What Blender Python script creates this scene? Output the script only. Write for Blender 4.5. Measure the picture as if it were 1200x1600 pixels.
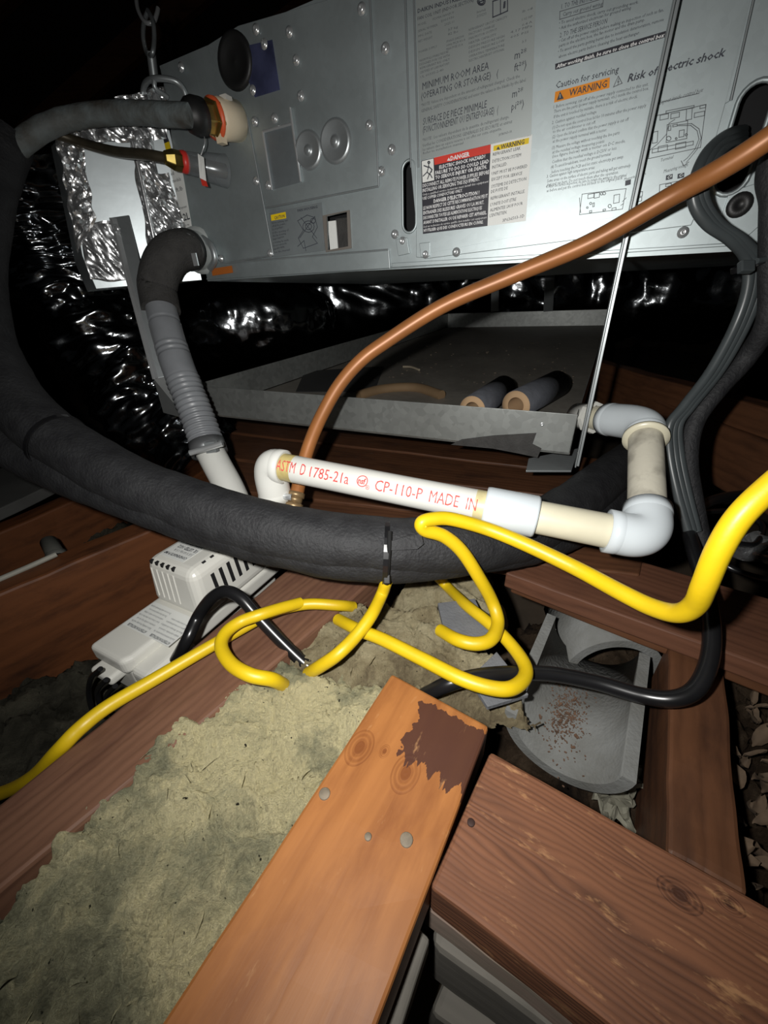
import bpy, bmesh, math, random
from mathutils import Vector, Matrix, noise
from mathutils.geometry import tessellate_polygon
for o in list(bpy.data.objects): bpy.data.objects.remove(o, do_unlink=True)
S = bpy.context.scene
COL = S.collection
random.seed(7)
V = Vector
# ------------------------------------------------------------------ camera (13 mm-equivalent ultra-wide, pitched down, in an attic)
FPX = 600.0
_d = V((43, 1065, 600)).normalized(); UPc = -_d
_f = V((0, 0, 1)); Yc = (_f - UPc * _f.dot(UPc)).normalized(); Xc = Yc.cross(UPc)
R = Matrix((Xc, Yc, UPc))                       # camera frame (right, down, forward) -> world
CZ = 0.62
C = V((0, 0, CZ))
cam = bpy.data.cameras.new('camera'); camo = bpy.data.objects.new('camera', cam); COL.objects.link(camo)
cr, cd, cf = R @ V((1, 0, 0)), R @ V((0, 1, 0)), R @ V((0, 0, 1))
M = Matrix((cr, -cd, -cf)).transposed().to_4x4(); M.translation = C
camo.matrix_world = M
cam.sensor_fit = 'VERTICAL'; cam.sensor_height = 36.0; cam.lens = 36.0 * FPX / 1600.0
cam.clip_start = 0.01; cam.clip_end = 50
S.camera = camo
S.view_settings.view_transform = 'Standard'; S.view_settings.look = 'None'
S.view_settings.gamma = 1.0; S.view_settings.use_curve_mapping = False
S.view_settings.exposure = 0.0
# world: a closed dark attic
w = bpy.data.worlds.new('attic_dark'); S.world = w; w.use_nodes = True
w.node_tree.nodes['Background'].inputs[0].default_value = (0.5, 0.55, 0.6, 1)
w.node_tree.nodes['Background'].inputs[1].default_value = 0.004
# the phone's flash, a few centimetres left of the lens
fl = bpy.data.lights.new('phone_flash', 'SPOT'); flo = bpy.data.objects.new('phone_flash', fl); COL.objects.link(flo)
fl.energy = 12.5; fl.color = (1.0, 0.985, 0.95); fl.shadow_soft_size = 0.006
fl.spot_size = math.radians(152); fl.spot_blend = 1.0
flp = C - 0.042 * cr - 0.022 * cd
aim = (R @ V((0.14, -0.06, 1.0))).normalized()
flo.matrix_world = Matrix.Translation(flp) @ aim.to_track_quat('-Z', 'Y').to_matrix().to_4x4()

# ------------------------------------------------------------------ lines of sight, used only to survey real positions
def ray(x, y): return R @ V(((x - 600) / FPX, (y - 800) / FPX, 1))
def Pz(x, y, z):
    r = ray(x, y); return C + r * ((z - CZ) / r.z)
def Pd(x, y, d): return C + ray(x, y) * d
def Pp(x, y, p0, n):
    r = ray(x, y); return C + r * ((p0 - C).dot(n) / r.dot(n))
UA = Pz(330, 437, 0.654)                       # a point on the unit's face
UE = V((0.908, -0.42, 0)).normalized(); UM = V((0.42, 0.908, 0)).normalized(); ZZ = V((0, 0, 1))
def U(x, y, off=0.0): return Pp(x, y, UA - UM * off, UM)

# ------------------------------------------------------------------ mesh building
class MB:
    def __init__(self): self.v = []; self.f = []; self.sm = []
    def add(self, vs, fs, smooth=False):
        b = len(self.v); self.v += [V(p) for p in vs]
        for f in fs: self.f.append([i + b for i in f]); self.sm.append(smooth)
    def box8(self, c):                           # c: 4 bottom then 4 top corners (counter-clockwise)
        self.add(c, [(3, 2, 1, 0), (4, 5, 6, 7), (0, 1, 5, 4), (1, 2, 6, 5), (2, 3, 7, 6), (3, 0, 4, 7)])
    def obox(self, o, a, b, c):                  # parallelepiped from corner o
        o, a, b, c = V(o), V(a), V(b), V(c)
        self.box8([o, o + a, o + a + b, o + b, o + c, o + a + c, o + a + b + c, o + b + c])
    def quadprism(self, q, dvec):                # q: 4 top corners, dvec: towards bottom
        q = [V(p) for p in q]; self.box8([p + V(dvec) for p in q] + q)
    def prism(self, outer, holes, dvec):         # polygon with holes, extruded along dvec
        polys = [[V(p) for p in outer]] + [[V(p) for p in h] for h in holes]
        flat = [p for pl in polys for p in pl]
        tris = tessellate_polygon(polys)
        n = len(flat); D = V(dvec)
        self.add(flat + [p + D for p in flat], [tuple(t) for t in tris] + [tuple(i + n for i in reversed(t)) for t in tris])
        b = len(self.v) - 2 * n; k = 0
        for pl in polys:
            m = len(pl)
            for i in range(m):
                a, c = b + k + i, b + k + (i + 1) % m
                self.f.append([a, c, c + n, a + n]); self.sm.append(False)
            k += m
    def tube(self, pts, rad, seg=16, caps=True, smooth=True, squash=None):
        pts = [V(p) for p in pts]; n = len(pts)
        rr = rad if callable(rad) else (lambda t, a: rad)
        T = []
        for i in range(n):
            t = pts[min(i + 1, n - 1)] - pts[max(i - 1, 0)]
            T.append(t.normalized() if t.length > 1e-9 else V((0, 0, 1)))
        u = T[0].orthogonal().normalized(); rings = []
        for i in range(n):
            u = (u - T[i] * u.dot(T[i])).normalized(); w_ = T[i].cross(u)
            rings.append([pts[i] + (u * math.cos(2 * math.pi * k / seg) + w_ * math.sin(2 * math.pi * k / seg)) * rr(i / max(1, n - 1), k / seg) for k in range(seg)])
        vs = [p for r_ in rings for p in r_]; fs = []
        for i in range(n - 1):
            for k in range(seg):
                k2 = (k + 1) % seg
                fs.append((i * seg + k, i * seg + k2, (i + 1) * seg + k2, (i + 1) * seg + k))
        self.add(vs, fs, smooth)
        if caps:
            self.add(rings[0], [tuple(reversed(range(seg)))]); self.add(rings[-1], [tuple(range(seg))])
    def pipe(self, p0, p1, ro, ri=0, seg=24, bev=0.0):   # hollow straight pipe or disc
        p0, p1 = V(p0), V(p1); ax = (p1 - p0).normalized()
        L = (p1 - p0).length
        prof = [(0, ri), (0, ro - bev), (bev, ro), (L - bev, ro), (L, ro - bev), (L, ri)] if bev else [(0, ri), (0, ro), (L, ro), (L, ri)]
        self.lathe(p0, ax, prof, seg, closed=ri > 0)
    def lathe(self, o, ax, prof, seg=24, closed=False, smooth=True):
        o, ax = V(o), V(ax).normalized(); u = ax.orthogonal().normalized(); w_ = ax.cross(u)
        n = len(prof); vs = []
        for k in range(seg):
            c, s = math.cos(2 * math.pi * k / seg), math.sin(2 * math.pi * k / seg)
            for h, r in prof: vs.append(o + ax * h + (u * c + w_ * s) * max(r, 1e-5))
        fs = []
        for k in range(seg):
            k2 = (k + 1) % seg
            for i in range(n if closed else n - 1):
                j = (i + 1) % n
                fs.append((k * n + i, k2 * n + i, k2 * n + j, k * n + j))
        self.add(vs, fs, smooth)
    def stroke(self, pts, wd, nrm, th=0.0002):    # a printed line: thin strip lying on a plane
        for a, b in zip(pts[:-1], pts[1:]):
            a, b = V(a), V(b); d = b - a
            if d.length < 1e-7: continue
            s = d.normalized().cross(nrm) * wd / 2; d = d.normalized() * wd / 2
            self.add([a - s - d, b - s + d, b + s + d, a + s - d], [(0, 1, 2, 3)])
    def grid(self, fn, nu, nv, smooth=True):
        vs = [fn(i / nu, j / nv) for j in range(nv + 1) for i in range(nu + 1)]
        fs = [(j * (nu + 1) + i, j * (nu + 1) + i + 1, (j + 1) * (nu + 1) + i + 1, (j + 1) * (nu + 1) + i) for j in range(nv) for i in range(nu)]
        self.add(vs, fs, smooth)
    def build(self, name, mat, parent=None, bevel=0, frame=None, seg=2, fix=True, weld=False):
        me = bpy.data.meshes.new(name)
        inv = None
        if parent is not None: F = FR[parent.name]
        elif frame is not None: F = frame
        else:
            xs = [p.x for p in self.v]; ys = [p.y for p in self.v]; zs = [p.z for p in self.v]
            F = Matrix.Translation(((min(xs) + max(xs)) / 2, (min(ys) + max(ys)) / 2, min(zs)))
        inv = F.inverted()
        me.from_pydata([inv @ p for p in self.v], [], self.f)
        me.polygons.foreach_set('use_smooth', self.sm)
        if bevel or fix or weld:
            bm = bmesh.new(); bm.from_mesh(me)
            if weld or bevel: bmesh.ops.remove_doubles(bm, verts=bm.verts, dist=1e-6)
            if fix: bmesh.ops.recalc_face_normals(bm, faces=bm.faces)
            if bevel:
                ed = [e for e in bm.edges if len(e.link_faces) == 2 and e.calc_face_angle(0) > 0.6]
                bmesh.ops.bevel(bm, geom=ed, offset=bevel, segments=seg, profile=0.5, affect='EDGES', clamp_overlap=True)
            bm.to_mesh(me); bm.free()
        me.materials.append(mat)
        o = bpy.data.objects.new(name, me); COL.objects.link(o)
        if 'lettering' in name or name in ('line_drawing', 'band_marks', 'switch_wires'): o['kind'] = 'stuff'
        if parent is not None:
            o.parent = parent
            FR[o.name] = F
        else:
            o.matrix_world = F; FR[o.name] = F
        return o
FR = {}
def empty(name, loc, label, cat, group=None, rot=None):
    o = bpy.data.objects.new(name, None); COL.objects.link(o); o.empty_display_size = 0.02
    F = Matrix.Translation(loc)
    if rot is not None: F = F @ rot.to_4x4()
    o.matrix_world = F; FR[o.name] = F
    return tag(o, label, cat, group)
def tag(o, label=None, cat=None, group=None, kind=None):
    if label: o['label'] = label
    if cat: o['category'] = cat
    if group: o['group'] = group
    if kind: o['kind'] = kind
    return o
def inst(me, name, parent, mw):                  # piece sharing mesh data, placed by world matrix
    o = bpy.data.objects.new(name, me); COL.objects.link(o); o.parent = parent
    o.matrix_basis = FR[parent.name].inverted() @ mw; FR[o.name] = mw
    return o
def frame_at(p, zaxis, xaxis=None):
    z = V(zaxis).normalized(); x = V(xaxis) if xaxis is not None else z.orthogonal()
    x = (x - z * x.dot(z)).normalized(); y = z.cross(x)
    m = Matrix((x, y, z)).transposed().to_4x4(); m.translation = V(p); return m
def spline(cp, n=10):                            # Catmull-Rom
    cp = [V(p) for p in cp]; P = [cp[0] * 2 - cp[1]] + cp + [cp[-1] * 2 - cp[-2]]; out = []
    for i in range(1, len(P) - 2):
        a, b, c, d = P[i - 1:i + 3]
        for k in range(n):
            t = k / n
            out.append(0.5 * ((2 * b) + (c - a) * t + (2 * a - 5 * b + 4 * c - d) * t * t + (3 * b - a - 3 * c + d) * t ** 3))
    out.append(cp[-1]); return out
def arc(p0, pc, p1, n=8):                        # quadratic corner
    p0, pc, p1 = V(p0), V(pc), V(p1)
    return [p0 * (1 - t) ** 2 + pc * 2 * t * (1 - t) + p1 * t * t for t in [k / n for k in range(n + 1)]]
# lettering: flat printed text mapped by a function (x in widths, y in cap heights) -> point
_tc = {}
def text2d(s, bold=0.0, res=1):
    key = (s, bold)
    if key in _tc: return _tc[key]
    cu = bpy.data.curves.new('t', 'FONT'); cu.body = s; cu.size = 1; cu.resolution_u = res; cu.offset = bold; cu.fill_mode = 'FRONT'
    o = bpy.data.objects.new('t', cu); COL.objects.link(o)
    dg = bpy.context.evaluated_depsgraph_get(); me = bpy.data.meshes.new_from_object(o.evaluated_get(dg))
    vs = [v.co.copy() for v in me.vertices]; fs = [tuple(p.vertices) for p in me.polygons]
    bpy.data.objects.remove(o); bpy.data.curves.remove(cu); bpy.data.meshes.remove(me)
    x0 = min((v.x for v in vs), default=0); x1 = max((v.x for v in vs), default=1)
    r = ([((v.x - x0) / max(1e-6, x1 - x0), v.y / 0.70) for v in vs], fs); _tc[key] = r
    return r
def put_text(mb, s, fn, bold=0.0, res=1):
    vs, fs = text2d(s, bold, res); mb.add([fn(x, y) for x, y in vs], fs)

# ------------------------------------------------------------------ materials
def nt(name):
    m = bpy.data.materials.new(name); m.use_nodes = True; t = m.node_tree
    return m, t, t.nodes['Principled BSDF'], t.nodes, t.links
def ramp(N, stops):
    r = N.new('ShaderNodeValToRGB'); e = r.color_ramp.elements
    while len(e) < len(stops): e.new(0.5)
    for k, (p, c) in enumerate(stops): e[k].position = p; e[k].color = (*c, 1)
    return r
def mat(name, col, rough=0.5, metal=0.0, var=0.15, scale=30, bump=0.0, bscale=200, spec=0.5, col2=None, coat=0, thresh=(0.3, 0.7), trans=0, alpha=1):
    m, t, b, N, L = nt(name)
    tc = N.new('ShaderNodeTexCoord'); no = N.new('ShaderNodeTexNoise'); no.inputs['Scale'].default_value = scale; no.inputs['Detail'].default_value = 6
    L.new(tc.outputs['Object'], no.inputs['Vector'])
    c2 = col2 or tuple(x * (1 - var) for x in col)
    r = ramp(N, [(thresh[0], c2), (thresh[1], col)]); L.new(no.outputs['Fac'], r.inputs[0]); L.new(r.outputs[0], b.inputs['Base Color'])
    b.inputs['Roughness'].default_value = rough; b.inputs['Metallic'].default_value = metal
    b.inputs['Specular IOR Level'].default_value = spec
    if coat: b.inputs['Coat Weight'].default_value = coat; b.inputs['Coat Roughness'].default_value = 0.08
    if trans: b.inputs['Transmission Weight'].default_value = trans
    if alpha < 1: b.inputs['Alpha'].default_value = alpha
    if bump:
        n2 = N.new('ShaderNodeTexNoise'); n2.inputs['Scale'].default_value = bscale; n2.inputs['Detail'].default_value = 4
        L.new(tc.outputs['Object'], n2.inputs['Vector'])
        bp = N.new('ShaderNodeBump'); bp.inputs['Strength'].default_value = bump; bp.inputs['Distance'].default_value = 0.002
        L.new(n2.outputs['Fac'], bp.inputs['Height']); L.new(bp.outputs[0], b.inputs['Normal'])
    return m
def galv(name, col, rough=0.42, metal=0.75, spangle=0.05, tone=0.0, sscale=160):
    m, t, b, N, L = nt(name)
    tc = N.new('ShaderNodeTexCoord')
    vo = N.new('ShaderNodeTexVoronoi'); vo.inputs['Scale'].default_value = sscale; L.new(tc.outputs['Object'], vo.inputs['Vector'])
    no = N.new('ShaderNodeTexNoise'); no.inputs['Scale'].default_value = 9; no.inputs['Detail'].default_value = 8; L.new(tc.outputs['Object'], no.inputs['Vector'])
    sp = N.new('ShaderNodeSeparateColor'); L.new(vo.outputs['Color'], sp.inputs[0])
    a = N.new('ShaderNodeMath'); a.operation = 'MULTIPLY_ADD'; a.inputs[1].default_value = spangle; L.new(sp.outputs[0], a.inputs[0])
    s2 = N.new('ShaderNodeMath'); s2.operation = 'MULTIPLY_ADD'; s2.inputs[1].default_value = 0.3 + tone; s2.inputs[2].default_value = 0.80 - tone / 2; L.new(no.outputs['Fac'], s2.inputs[0])
    L.new(s2.outputs[0], a.inputs[2])
    mx = N.new('ShaderNodeMix'); mx.data_type = 'RGBA'; mx.blend_type = 'MULTIPLY'; mx.inputs[0].default_value = 1
    mx.inputs[6].default_value = (*col, 1); L.new(a.outputs[0], mx.inputs[7]); L.new(mx.outputs[2], b.inputs['Base Color'])
    b.inputs['Metallic'].default_value = metal
    rr = N.new('ShaderNodeMapRange'); rr.inputs[3].default_value = rough - 0.08; rr.inputs[4].default_value = rough + 0.12
    L.new(no.outputs['Fac'], rr.inputs[0]); L.new(rr.outputs[0], b.inputs['Roughness'])
    return m
def wood(name, dark, light, gscale=90, stretch=14, rough=0.6, dist=0.02, grain=0.6, stain=(0.25, 0.1, 0.05), stain_amt=0.35, bump=0.25, knots=(), patch=None, scuff=None, fine=0.35, wave=1.0):
    # boards are built with X along the grain
    m, t, b, N, L = nt(name)
    tc = N.new('ShaderNodeTexCoord')
    def nz(scale, vec, det=5, rough_=0.55):
        n = N.new('ShaderNodeTexNoise'); n.inputs['Scale'].default_value = scale; n.inputs['Detail'].default_value = det; n.inputs['Roughness'].default_value = rough_
        L.new(vec, n.inputs['Vector']); return n.outputs['Fac']
    def mth(op, a, b_=None, c=None):
        n = N.new('ShaderNodeMath'); n.operation = op
        for k, x in enumerate((a, b_, c)):
            if x is None: continue
            if isinstance(x, (int, float)): n.inputs[k].default_value = x
            else: L.new(x, n.inputs[k])
        return n.outputs[0]
    def mapv(scale):
        n = N.new('ShaderNodeMapping'); n.inputs['Scale'].default_value = scale; L.new(tc.outputs['Object'], n.inputs['Vector']); return n.outputs[0]
    sx = N.new('ShaderNodeSeparateXYZ'); L.new(tc.outputs['Object'], sx.inputs[0])
    low = nz(1.0, mapv((5, 22, 22)), 3)
    ycoord = mth('ADD', mth('ADD', sx.outputs['Y'], mth('MULTIPLY', sx.outputs['Z'], 0.7)), mth('MULTIPLY', mth('SUBTRACT', low, 0.5), dist))
    kf = None
    for (kx, ky, kr) in knots:
        dx = mth('SUBTRACT', sx.outputs['X'], kx); dy = mth('SUBTRACT', sx.outputs['Y'], ky)
        dist2 = mth('SQRT', mth('ADD', mth('MULTIPLY', mth('MULTIPLY', dx, dx), 0.45), mth('MULTIPLY', dy, dy)))
        g = mth('POWER', 2.718, mth('MULTIPLY', mth('DIVIDE', dist2, kr), -1.0))
        ycoord = mth('ADD', ycoord, mth('MULTIPLY', g, mth('MULTIPLY', mth('SIGN', dy), kr * 0.8)))
        k1 = mth('ADD', mth('MULTIPLY', mth('LESS_THAN', dist2, kr * 0.28), 0.9), mth('MULTIPLY', mth('ABSOLUTE', mth('SINE', mth('MULTIPLY', dist2, 14.0 / kr))), mth('MULTIPLY', mth('LESS_THAN', dist2, kr * 0.8), 0.35)))
        kf = k1 if kf is None else mth('MAXIMUM', kf, k1)
    med = nz(1.0, mapv((14, 70, 70)), 3); ycoord = mth('ADD', ycoord, mth('MULTIPLY', mth('SUBTRACT', med, 0.5), 1.3 / gscale))
    wide = nz(1.0, mapv((7, 60, 60)), 2); stronger = mth('MULTIPLY_ADD', wide, 1.5, -0.25)
    saw = mth('FRACT', mth('MULTIPLY', ycoord, gscale))
    band = mth('MULTIPLY', mth('POWER', mth('ABSOLUTE', mth('MULTIPLY_ADD', saw, 2.0, -1.0)), 1.5), mth('MULTIPLY', stronger, wave))
    fin = nz(1.0, mapv((stretch * 2, stretch * 36, stretch * 36)), 4)
    g = mth('ADD', mth('MULTIPLY', band, grain), mth('MULTIPLY', fin, fine))
    if kf is not None: g = mth('ADD', g, mth('MULTIPLY', kf, 0.95))
    r = ramp(N, [(0.05, light), (0.95, dark)]); L.new(g, r.inputs[0])
    st = nz(1.0, mapv((9, 26, 26)), 6, 0.62)
    sr = N.new('ShaderNodeMapRange'); sr.inputs[1].default_value = 0.48; sr.inputs[2].default_value = 0.72; sr.inputs[4].default_value = stain_amt; L.new(st, sr.inputs[0])
    mx = N.new('ShaderNodeMix'); mx.data_type = 'RGBA'; L.new(sr.outputs[0], mx.inputs[0]); L.new(r.outputs[0], mx.inputs[6]); mx.inputs[7].default_value = (*stain, 1)
    out = mx.outputs[2]
    if patch:                                    # a dark old stain with a torn edge: (x0, slope, y0, colour)
        px0, psl, py0, pc = patch
        jag = nz(1.0, mapv((18, 130, 130)), 4)
        edge = mth('ADD', mth('SUBTRACT', sx.outputs['X'], px0), mth('MULTIPLY', mth('SUBTRACT', jag, 0.5), 0.05))
        e2 = mth('ADD', mth('SUBTRACT', py0, sx.outputs['Y']), mth('MULTIPLY', mth('SUBTRACT', nz(1.0, mapv((60, 60, 60)), 3), 0.5), 0.03))
        e3 = mth('SUBTRACT', mth('ADD', px0 + psl, mth('MULTIPLY', mth('SUBTRACT', jag, 0.5), 0.016)), sx.outputs['X'])
        mk = mth('MULTIPLY', mth('MULTIPLY', mth('GREATER_THAN', edge, 0), mth('GREATER_THAN', e2, 0)), mth('GREATER_THAN', e3, 0))
        m2 = N.new('ShaderNodeMix'); m2.data_type = 'RGBA'; L.new(mth('MULTIPLY', mk, 0.93), m2.inputs[0]); L.new(out, m2.inputs[6]); m2.inputs[7].default_value = (*pc, 1); out = m2.outputs[2]
    if scuff:
        sc, amt, thr = scuff
        sn = nz(1.0, mapv((26, 90, 40)), 5, 0.7)
        s_ = N.new('ShaderNodeMapRange'); s_.inputs[1].default_value = thr; s_.inputs[2].default_value = thr + 0.1; s_.inputs[4].default_value = amt; L.new(sn, s_.inputs[0])
        m3 = N.new('ShaderNodeMix'); m3.data_type = 'RGBA'; L.new(s_.outputs[0], m3.inputs[0]); L.new(out, m3.inputs[6]); m3.inputs[7].default_value = (*sc, 1); out = m3.outputs[2]
    L.new(out, b.inputs['Base Color']); b.inputs['Roughness'].default_value = rough; b.inputs['Specular IOR Level'].default_value = 0.35
    bp = N.new('ShaderNodeBump'); bp.inputs['Strength'].default_value = bump; bp.inputs['Distance'].default_value = 0.0012; bp.invert = True
    L.new(g, bp.inputs['Height']); L.new(bp.outputs[0], b.inputs['Normal'])
    return m

GALV = galv('galvanised_steel', (0.50, 0.56, 0.57), 0.49, 0.82)
GALV_D = galv('galvanised_steel_pan', (0.25, 0.26, 0.25), 0.42, 0.6, 0.25, 0.25, 120)
PANF = galv('dirty_pan_floor', (0.26, 0.24, 0.21), 0.5, 0.35, 0.15, 0.5, 90)
STRAPM = galv('hanger_steel', (0.42, 0.45, 0.46), 0.38, 0.7)
CHROME = mat('bright_zinc', (0.72, 0.74, 0.75), 0.28, 0.7, 0.1)
FOIL = mat('aluminium_foil', (0.82, 0.83, 0.84), 0.27, 0.9, 0.1, 40, 0.3, 45)
FOILP = mat('foil_faced_board', (0.66, 0.72, 0.74), 0.42, 0.85, 0.2, 12, 0.15, 18)
DUCT = mat('dark_foil_duct_jacket', (0.42, 0.44, 0.46), 0.17, 1.0, 0.3, 20, 0.8, 26, spec=0.9)
DARK = mat('dark_inside', (0.006, 0.006, 0.007), 0.8)  # near-black colour stands in for shade inside the casing and vent slots
BLACKFOAM = mat('black_foam_insulation', (0.020, 0.0205, 0.022), 0.68, 0, 0.4, 60, 0.6, 320, spec=0.4, col2=(0.009, 0.009, 0.0105))
GREYFOAM = mat('grey_foam_sleeve', (0.17, 0.20, 0.205), 0.7, 0, 0.4, 40, 0.5, 200, col2=(0.07, 0.065, 0.055))
DGREYFOAM = mat('dark_grey_foam', (0.062, 0.06, 0.058), 0.85, 0, 0.3, 70, 0.7, 350, spec=0.2)
TUBEFOAM = mat('slate_foam_tube', (0.085, 0.09, 0.105), 0.75, 0, 0.3, 60, 0.4, 250)
HALF = mat('grey_half_shell', (0.20, 0.205, 0.20), 0.8, 0, 0.3, 25, 0.4, 300, spec=0.25, col2=(0.13, 0.13, 0.12))
SCRAP = mat('grey_foam_sheet', (0.15, 0.155, 0.165), 0.85, 0, 0.2, 60, 0.4, 400, spec=0.2)
GREYPVC = mat('grey_plastic_hose', (0.22, 0.23, 0.245), 0.38, 0, 0.2, 30)
PVC = mat('white_pvc', (0.66, 0.66, 0.62), 0.28, 0, 0.06, 20)
PVCB = mat('bluish_white_pvc', (0.60, 0.65, 0.68), 0.25, 0, 0.05, 20)
PVCY = mat('cream_pvc', (0.66, 0.62, 0.47), 0.35, 0, 0.12, 25)
PVCD = mat('soiled_pvc', (0.55, 0.52, 0.43), 0.5, 0, 0.5, 35, 0.1, 200, col2=(0.30, 0.28, 0.23), thresh=(0.32, 0.5))
GLUE = mat('amber_primer', (0.62, 0.50, 0.20), 0.35, 0, 0.4, 60)
RED = mat('red_print', (0.80, 0.10, 0.09), 0.5, 0, 0.5, 400)
COPPER = mat('copper_brown_tube', (0.36, 0.138, 0.042), 0.42, 0.15, 0.25, 20)
YEL = mat('yellow_cable', (0.66, 0.46, 0.006), 0.42, 0, 0.12, 25, 0.05, 300, col2=(0.56, 0.38, 0.008))
BLKW = mat('black_cable', (0.010, 0.010, 0.011), 0.28, 0, 0.3, 30, spec=0.6)
GREYW = mat('grey_cable', (0.055, 0.064, 0.067), 0.36, 0, 0.2, 30)
BRASS = mat('brass', (0.62, 0.42, 0.13), 0.28, 0.9, 0.5, 60)
OLIVEPIPE = mat('tarnished_copper_line', (0.09, 0.075, 0.05), 0.4, 0.5, 0.4, 60)
CREAM = mat('cream_plastic', (0.78, 0.66, 0.48), 0.5, 0, 0.1, 20)
REDP = mat('red_cap', (0.70, 0.04, 0.03), 0.4)
CLEAR = mat('milky_film', (0.35, 0.38, 0.40), 0.2, 0.2, 0.3, 30, alpha=0.45)
BLUEF = mat('blue_protective_film', (0.16, 0.18, 0.36), 0.12, 0.6, 0.6, 30, 0.7, 40)
RUBBER = mat('black_rubber', (0.012, 0.012, 0.012), 0.5)
PUMPW = mat('white_pump_plastic', (0.76, 0.75, 0.69), 0.38, 0, 0.05, 15)
INK = mat('black_print', (0.05, 0.055, 0.07), 0.5)
INKG = mat('grey_print', (0.12, 0.13, 0.14), 0.5)
WINK = mat('white_print', (0.85, 0.85, 0.85), 0.5)
LBLK = mat('black_label', (0.03, 0.03, 0.04), 0.45)
LWHT = mat('white_label', (0.82, 0.83, 0.80), 0.45, 0, 0.04)
LSIL = mat('silver_label', (0.50, 0.54, 0.53), 0.44, 0.65, 0.06)
LRED = mat('red_label', (0.72, 0.05, 0.03), 0.45)
LORG = mat('orange_label', (0.90, 0.30, 0.01), 0.45)
LYEL = mat('yellow_label', (0.88, 0.62, 0.01), 0.45)
TAN = mat('tan_core', (0.52, 0.34, 0.19), 0.8)
TANF = mat('tan_paper_roll', (0.19, 0.12, 0.06), 0.8)
DIRT = mat('brown_debris', (0.16, 0.09, 0.055), 0.95, 0, 0.6, 200)
LEAF = mat('dead_leaf_debris', (0.15, 0.10, 0.06), 0.85, 0, 0.5, 50, 0.5, 120, col2=(0.06, 0.04, 0.025))
PAPER = mat('grey_paper_scrap', (0.22, 0.21, 0.16), 0.8, 0, 0.4, 30)
def local_in(q, p):
    c = sum(q, V()) / 4; ax = ((q[3] - q[0]).normalized() + (q[2] - q[1]).normalized()).normalized()
    return frame_at(c, ZZ, ax).inverted() @ p
qA = [Pz(x, y, .33) for x, y in [(225, 1640), (575, 1640), (764, 1134), (612, 1052)]]; qB = [Pz(x, y, .328) for x, y in [(671, 1386), (766, 1172), (1330, 1487), (1170, 1769)]]
kA = [(*local_in(qA, Pz(x, y, .33))[:2], r) for x, y, r in [(562, 1168, .012), (634, 1208, .012), (601, 1174, .0045)]]; kB = [(*local_in(qB, Pz(x, y, .328))[:2], r) for x, y, r in [(1062, 1398, .009), (1140, 1412, .006)]]
pA0, pA1, pA2 = local_in(qA, Pz(690, 1220, .33)), local_in(qA, Pz(700, 1115, .33)), local_in(qA, Pz(640, 1140, .33))
WA = wood('orange_pine', (0.17, 0.055, 0.015), (0.37, 0.150, 0.044), 48, 4, 0.45, 0.05, 0.45, (0.16, 0.05, 0.016), 0.7, 0.15, fine=0.55,
          knots=kA, patch=(pA0.x, pA1.x - pA0.x, pA2.y, (0.055, 0.022, 0.016)), scuff=((0.46, 0.25, 0.11), 0.45, 0.62))
WB = wood('rough_red_fir', (0.050, 0.018, 0.009), (0.21, 0.086, 0.042), 290, 3, 0.7, 0.030, 0.68, (0.07, 0.03, 0.018), 0.6, 0.35, fine=0.5, knots=kB, scuff=((0.40, 0.21, 0.095), 0.65, 0.57))
WJ = wood('old_joist', (0.10, 0.035, 0.018), (0.30, 0.13, 0.07), 110, 3, 0.65, 0.02, 0.5, (0.05, 0.02, 0.015), 0.6, 0.5)
WJ1 = wood('weathered_joist', (0.06, 0.027, 0.016), (0.185, 0.092, 0.056), 120, 3, 0.55, 0.015, 0.5, (0.07, 0.028, 0.02), 0.75, 0.5)
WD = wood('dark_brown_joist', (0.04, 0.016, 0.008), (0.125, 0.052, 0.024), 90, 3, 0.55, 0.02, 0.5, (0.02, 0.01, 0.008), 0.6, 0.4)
WR = wood('rusty_brown_joist', (0.05, 0.016, 0.006), (0.17, 0.060, 0.022), 60, 3, 0.55, 0.03, 0.35, (0.012, 0.006, 0.005), 0.75, 0.3)
WG = wood('grey_weathered_wood', (0.08, 0.075, 0.065), (0.19, 0.175, 0.15), 160, 3, 0.85, 0.02, 0.12, (0.06, 0.055, 0.045), 0.7, 0.35, fine=0.6)
WGP = wood('grey_pink_ledger', (0.14, 0.10, 0.08), (0.34, 0.25, 0.20), 160, 3, 0.9, 0.02, 0.12, (0.22, 0.21, 0.16), 0.9, 0.4, fine=0.6)
ROOFW = mat('dark_roof_boards', (0.035, 0.024, 0.017), 0.9, 0, 0.5, 8)
LATH = mat('dusty_lath', (0.07, 0.05, 0.032), 0.9, 0, 0.5, 12, 0.3, 60)

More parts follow.
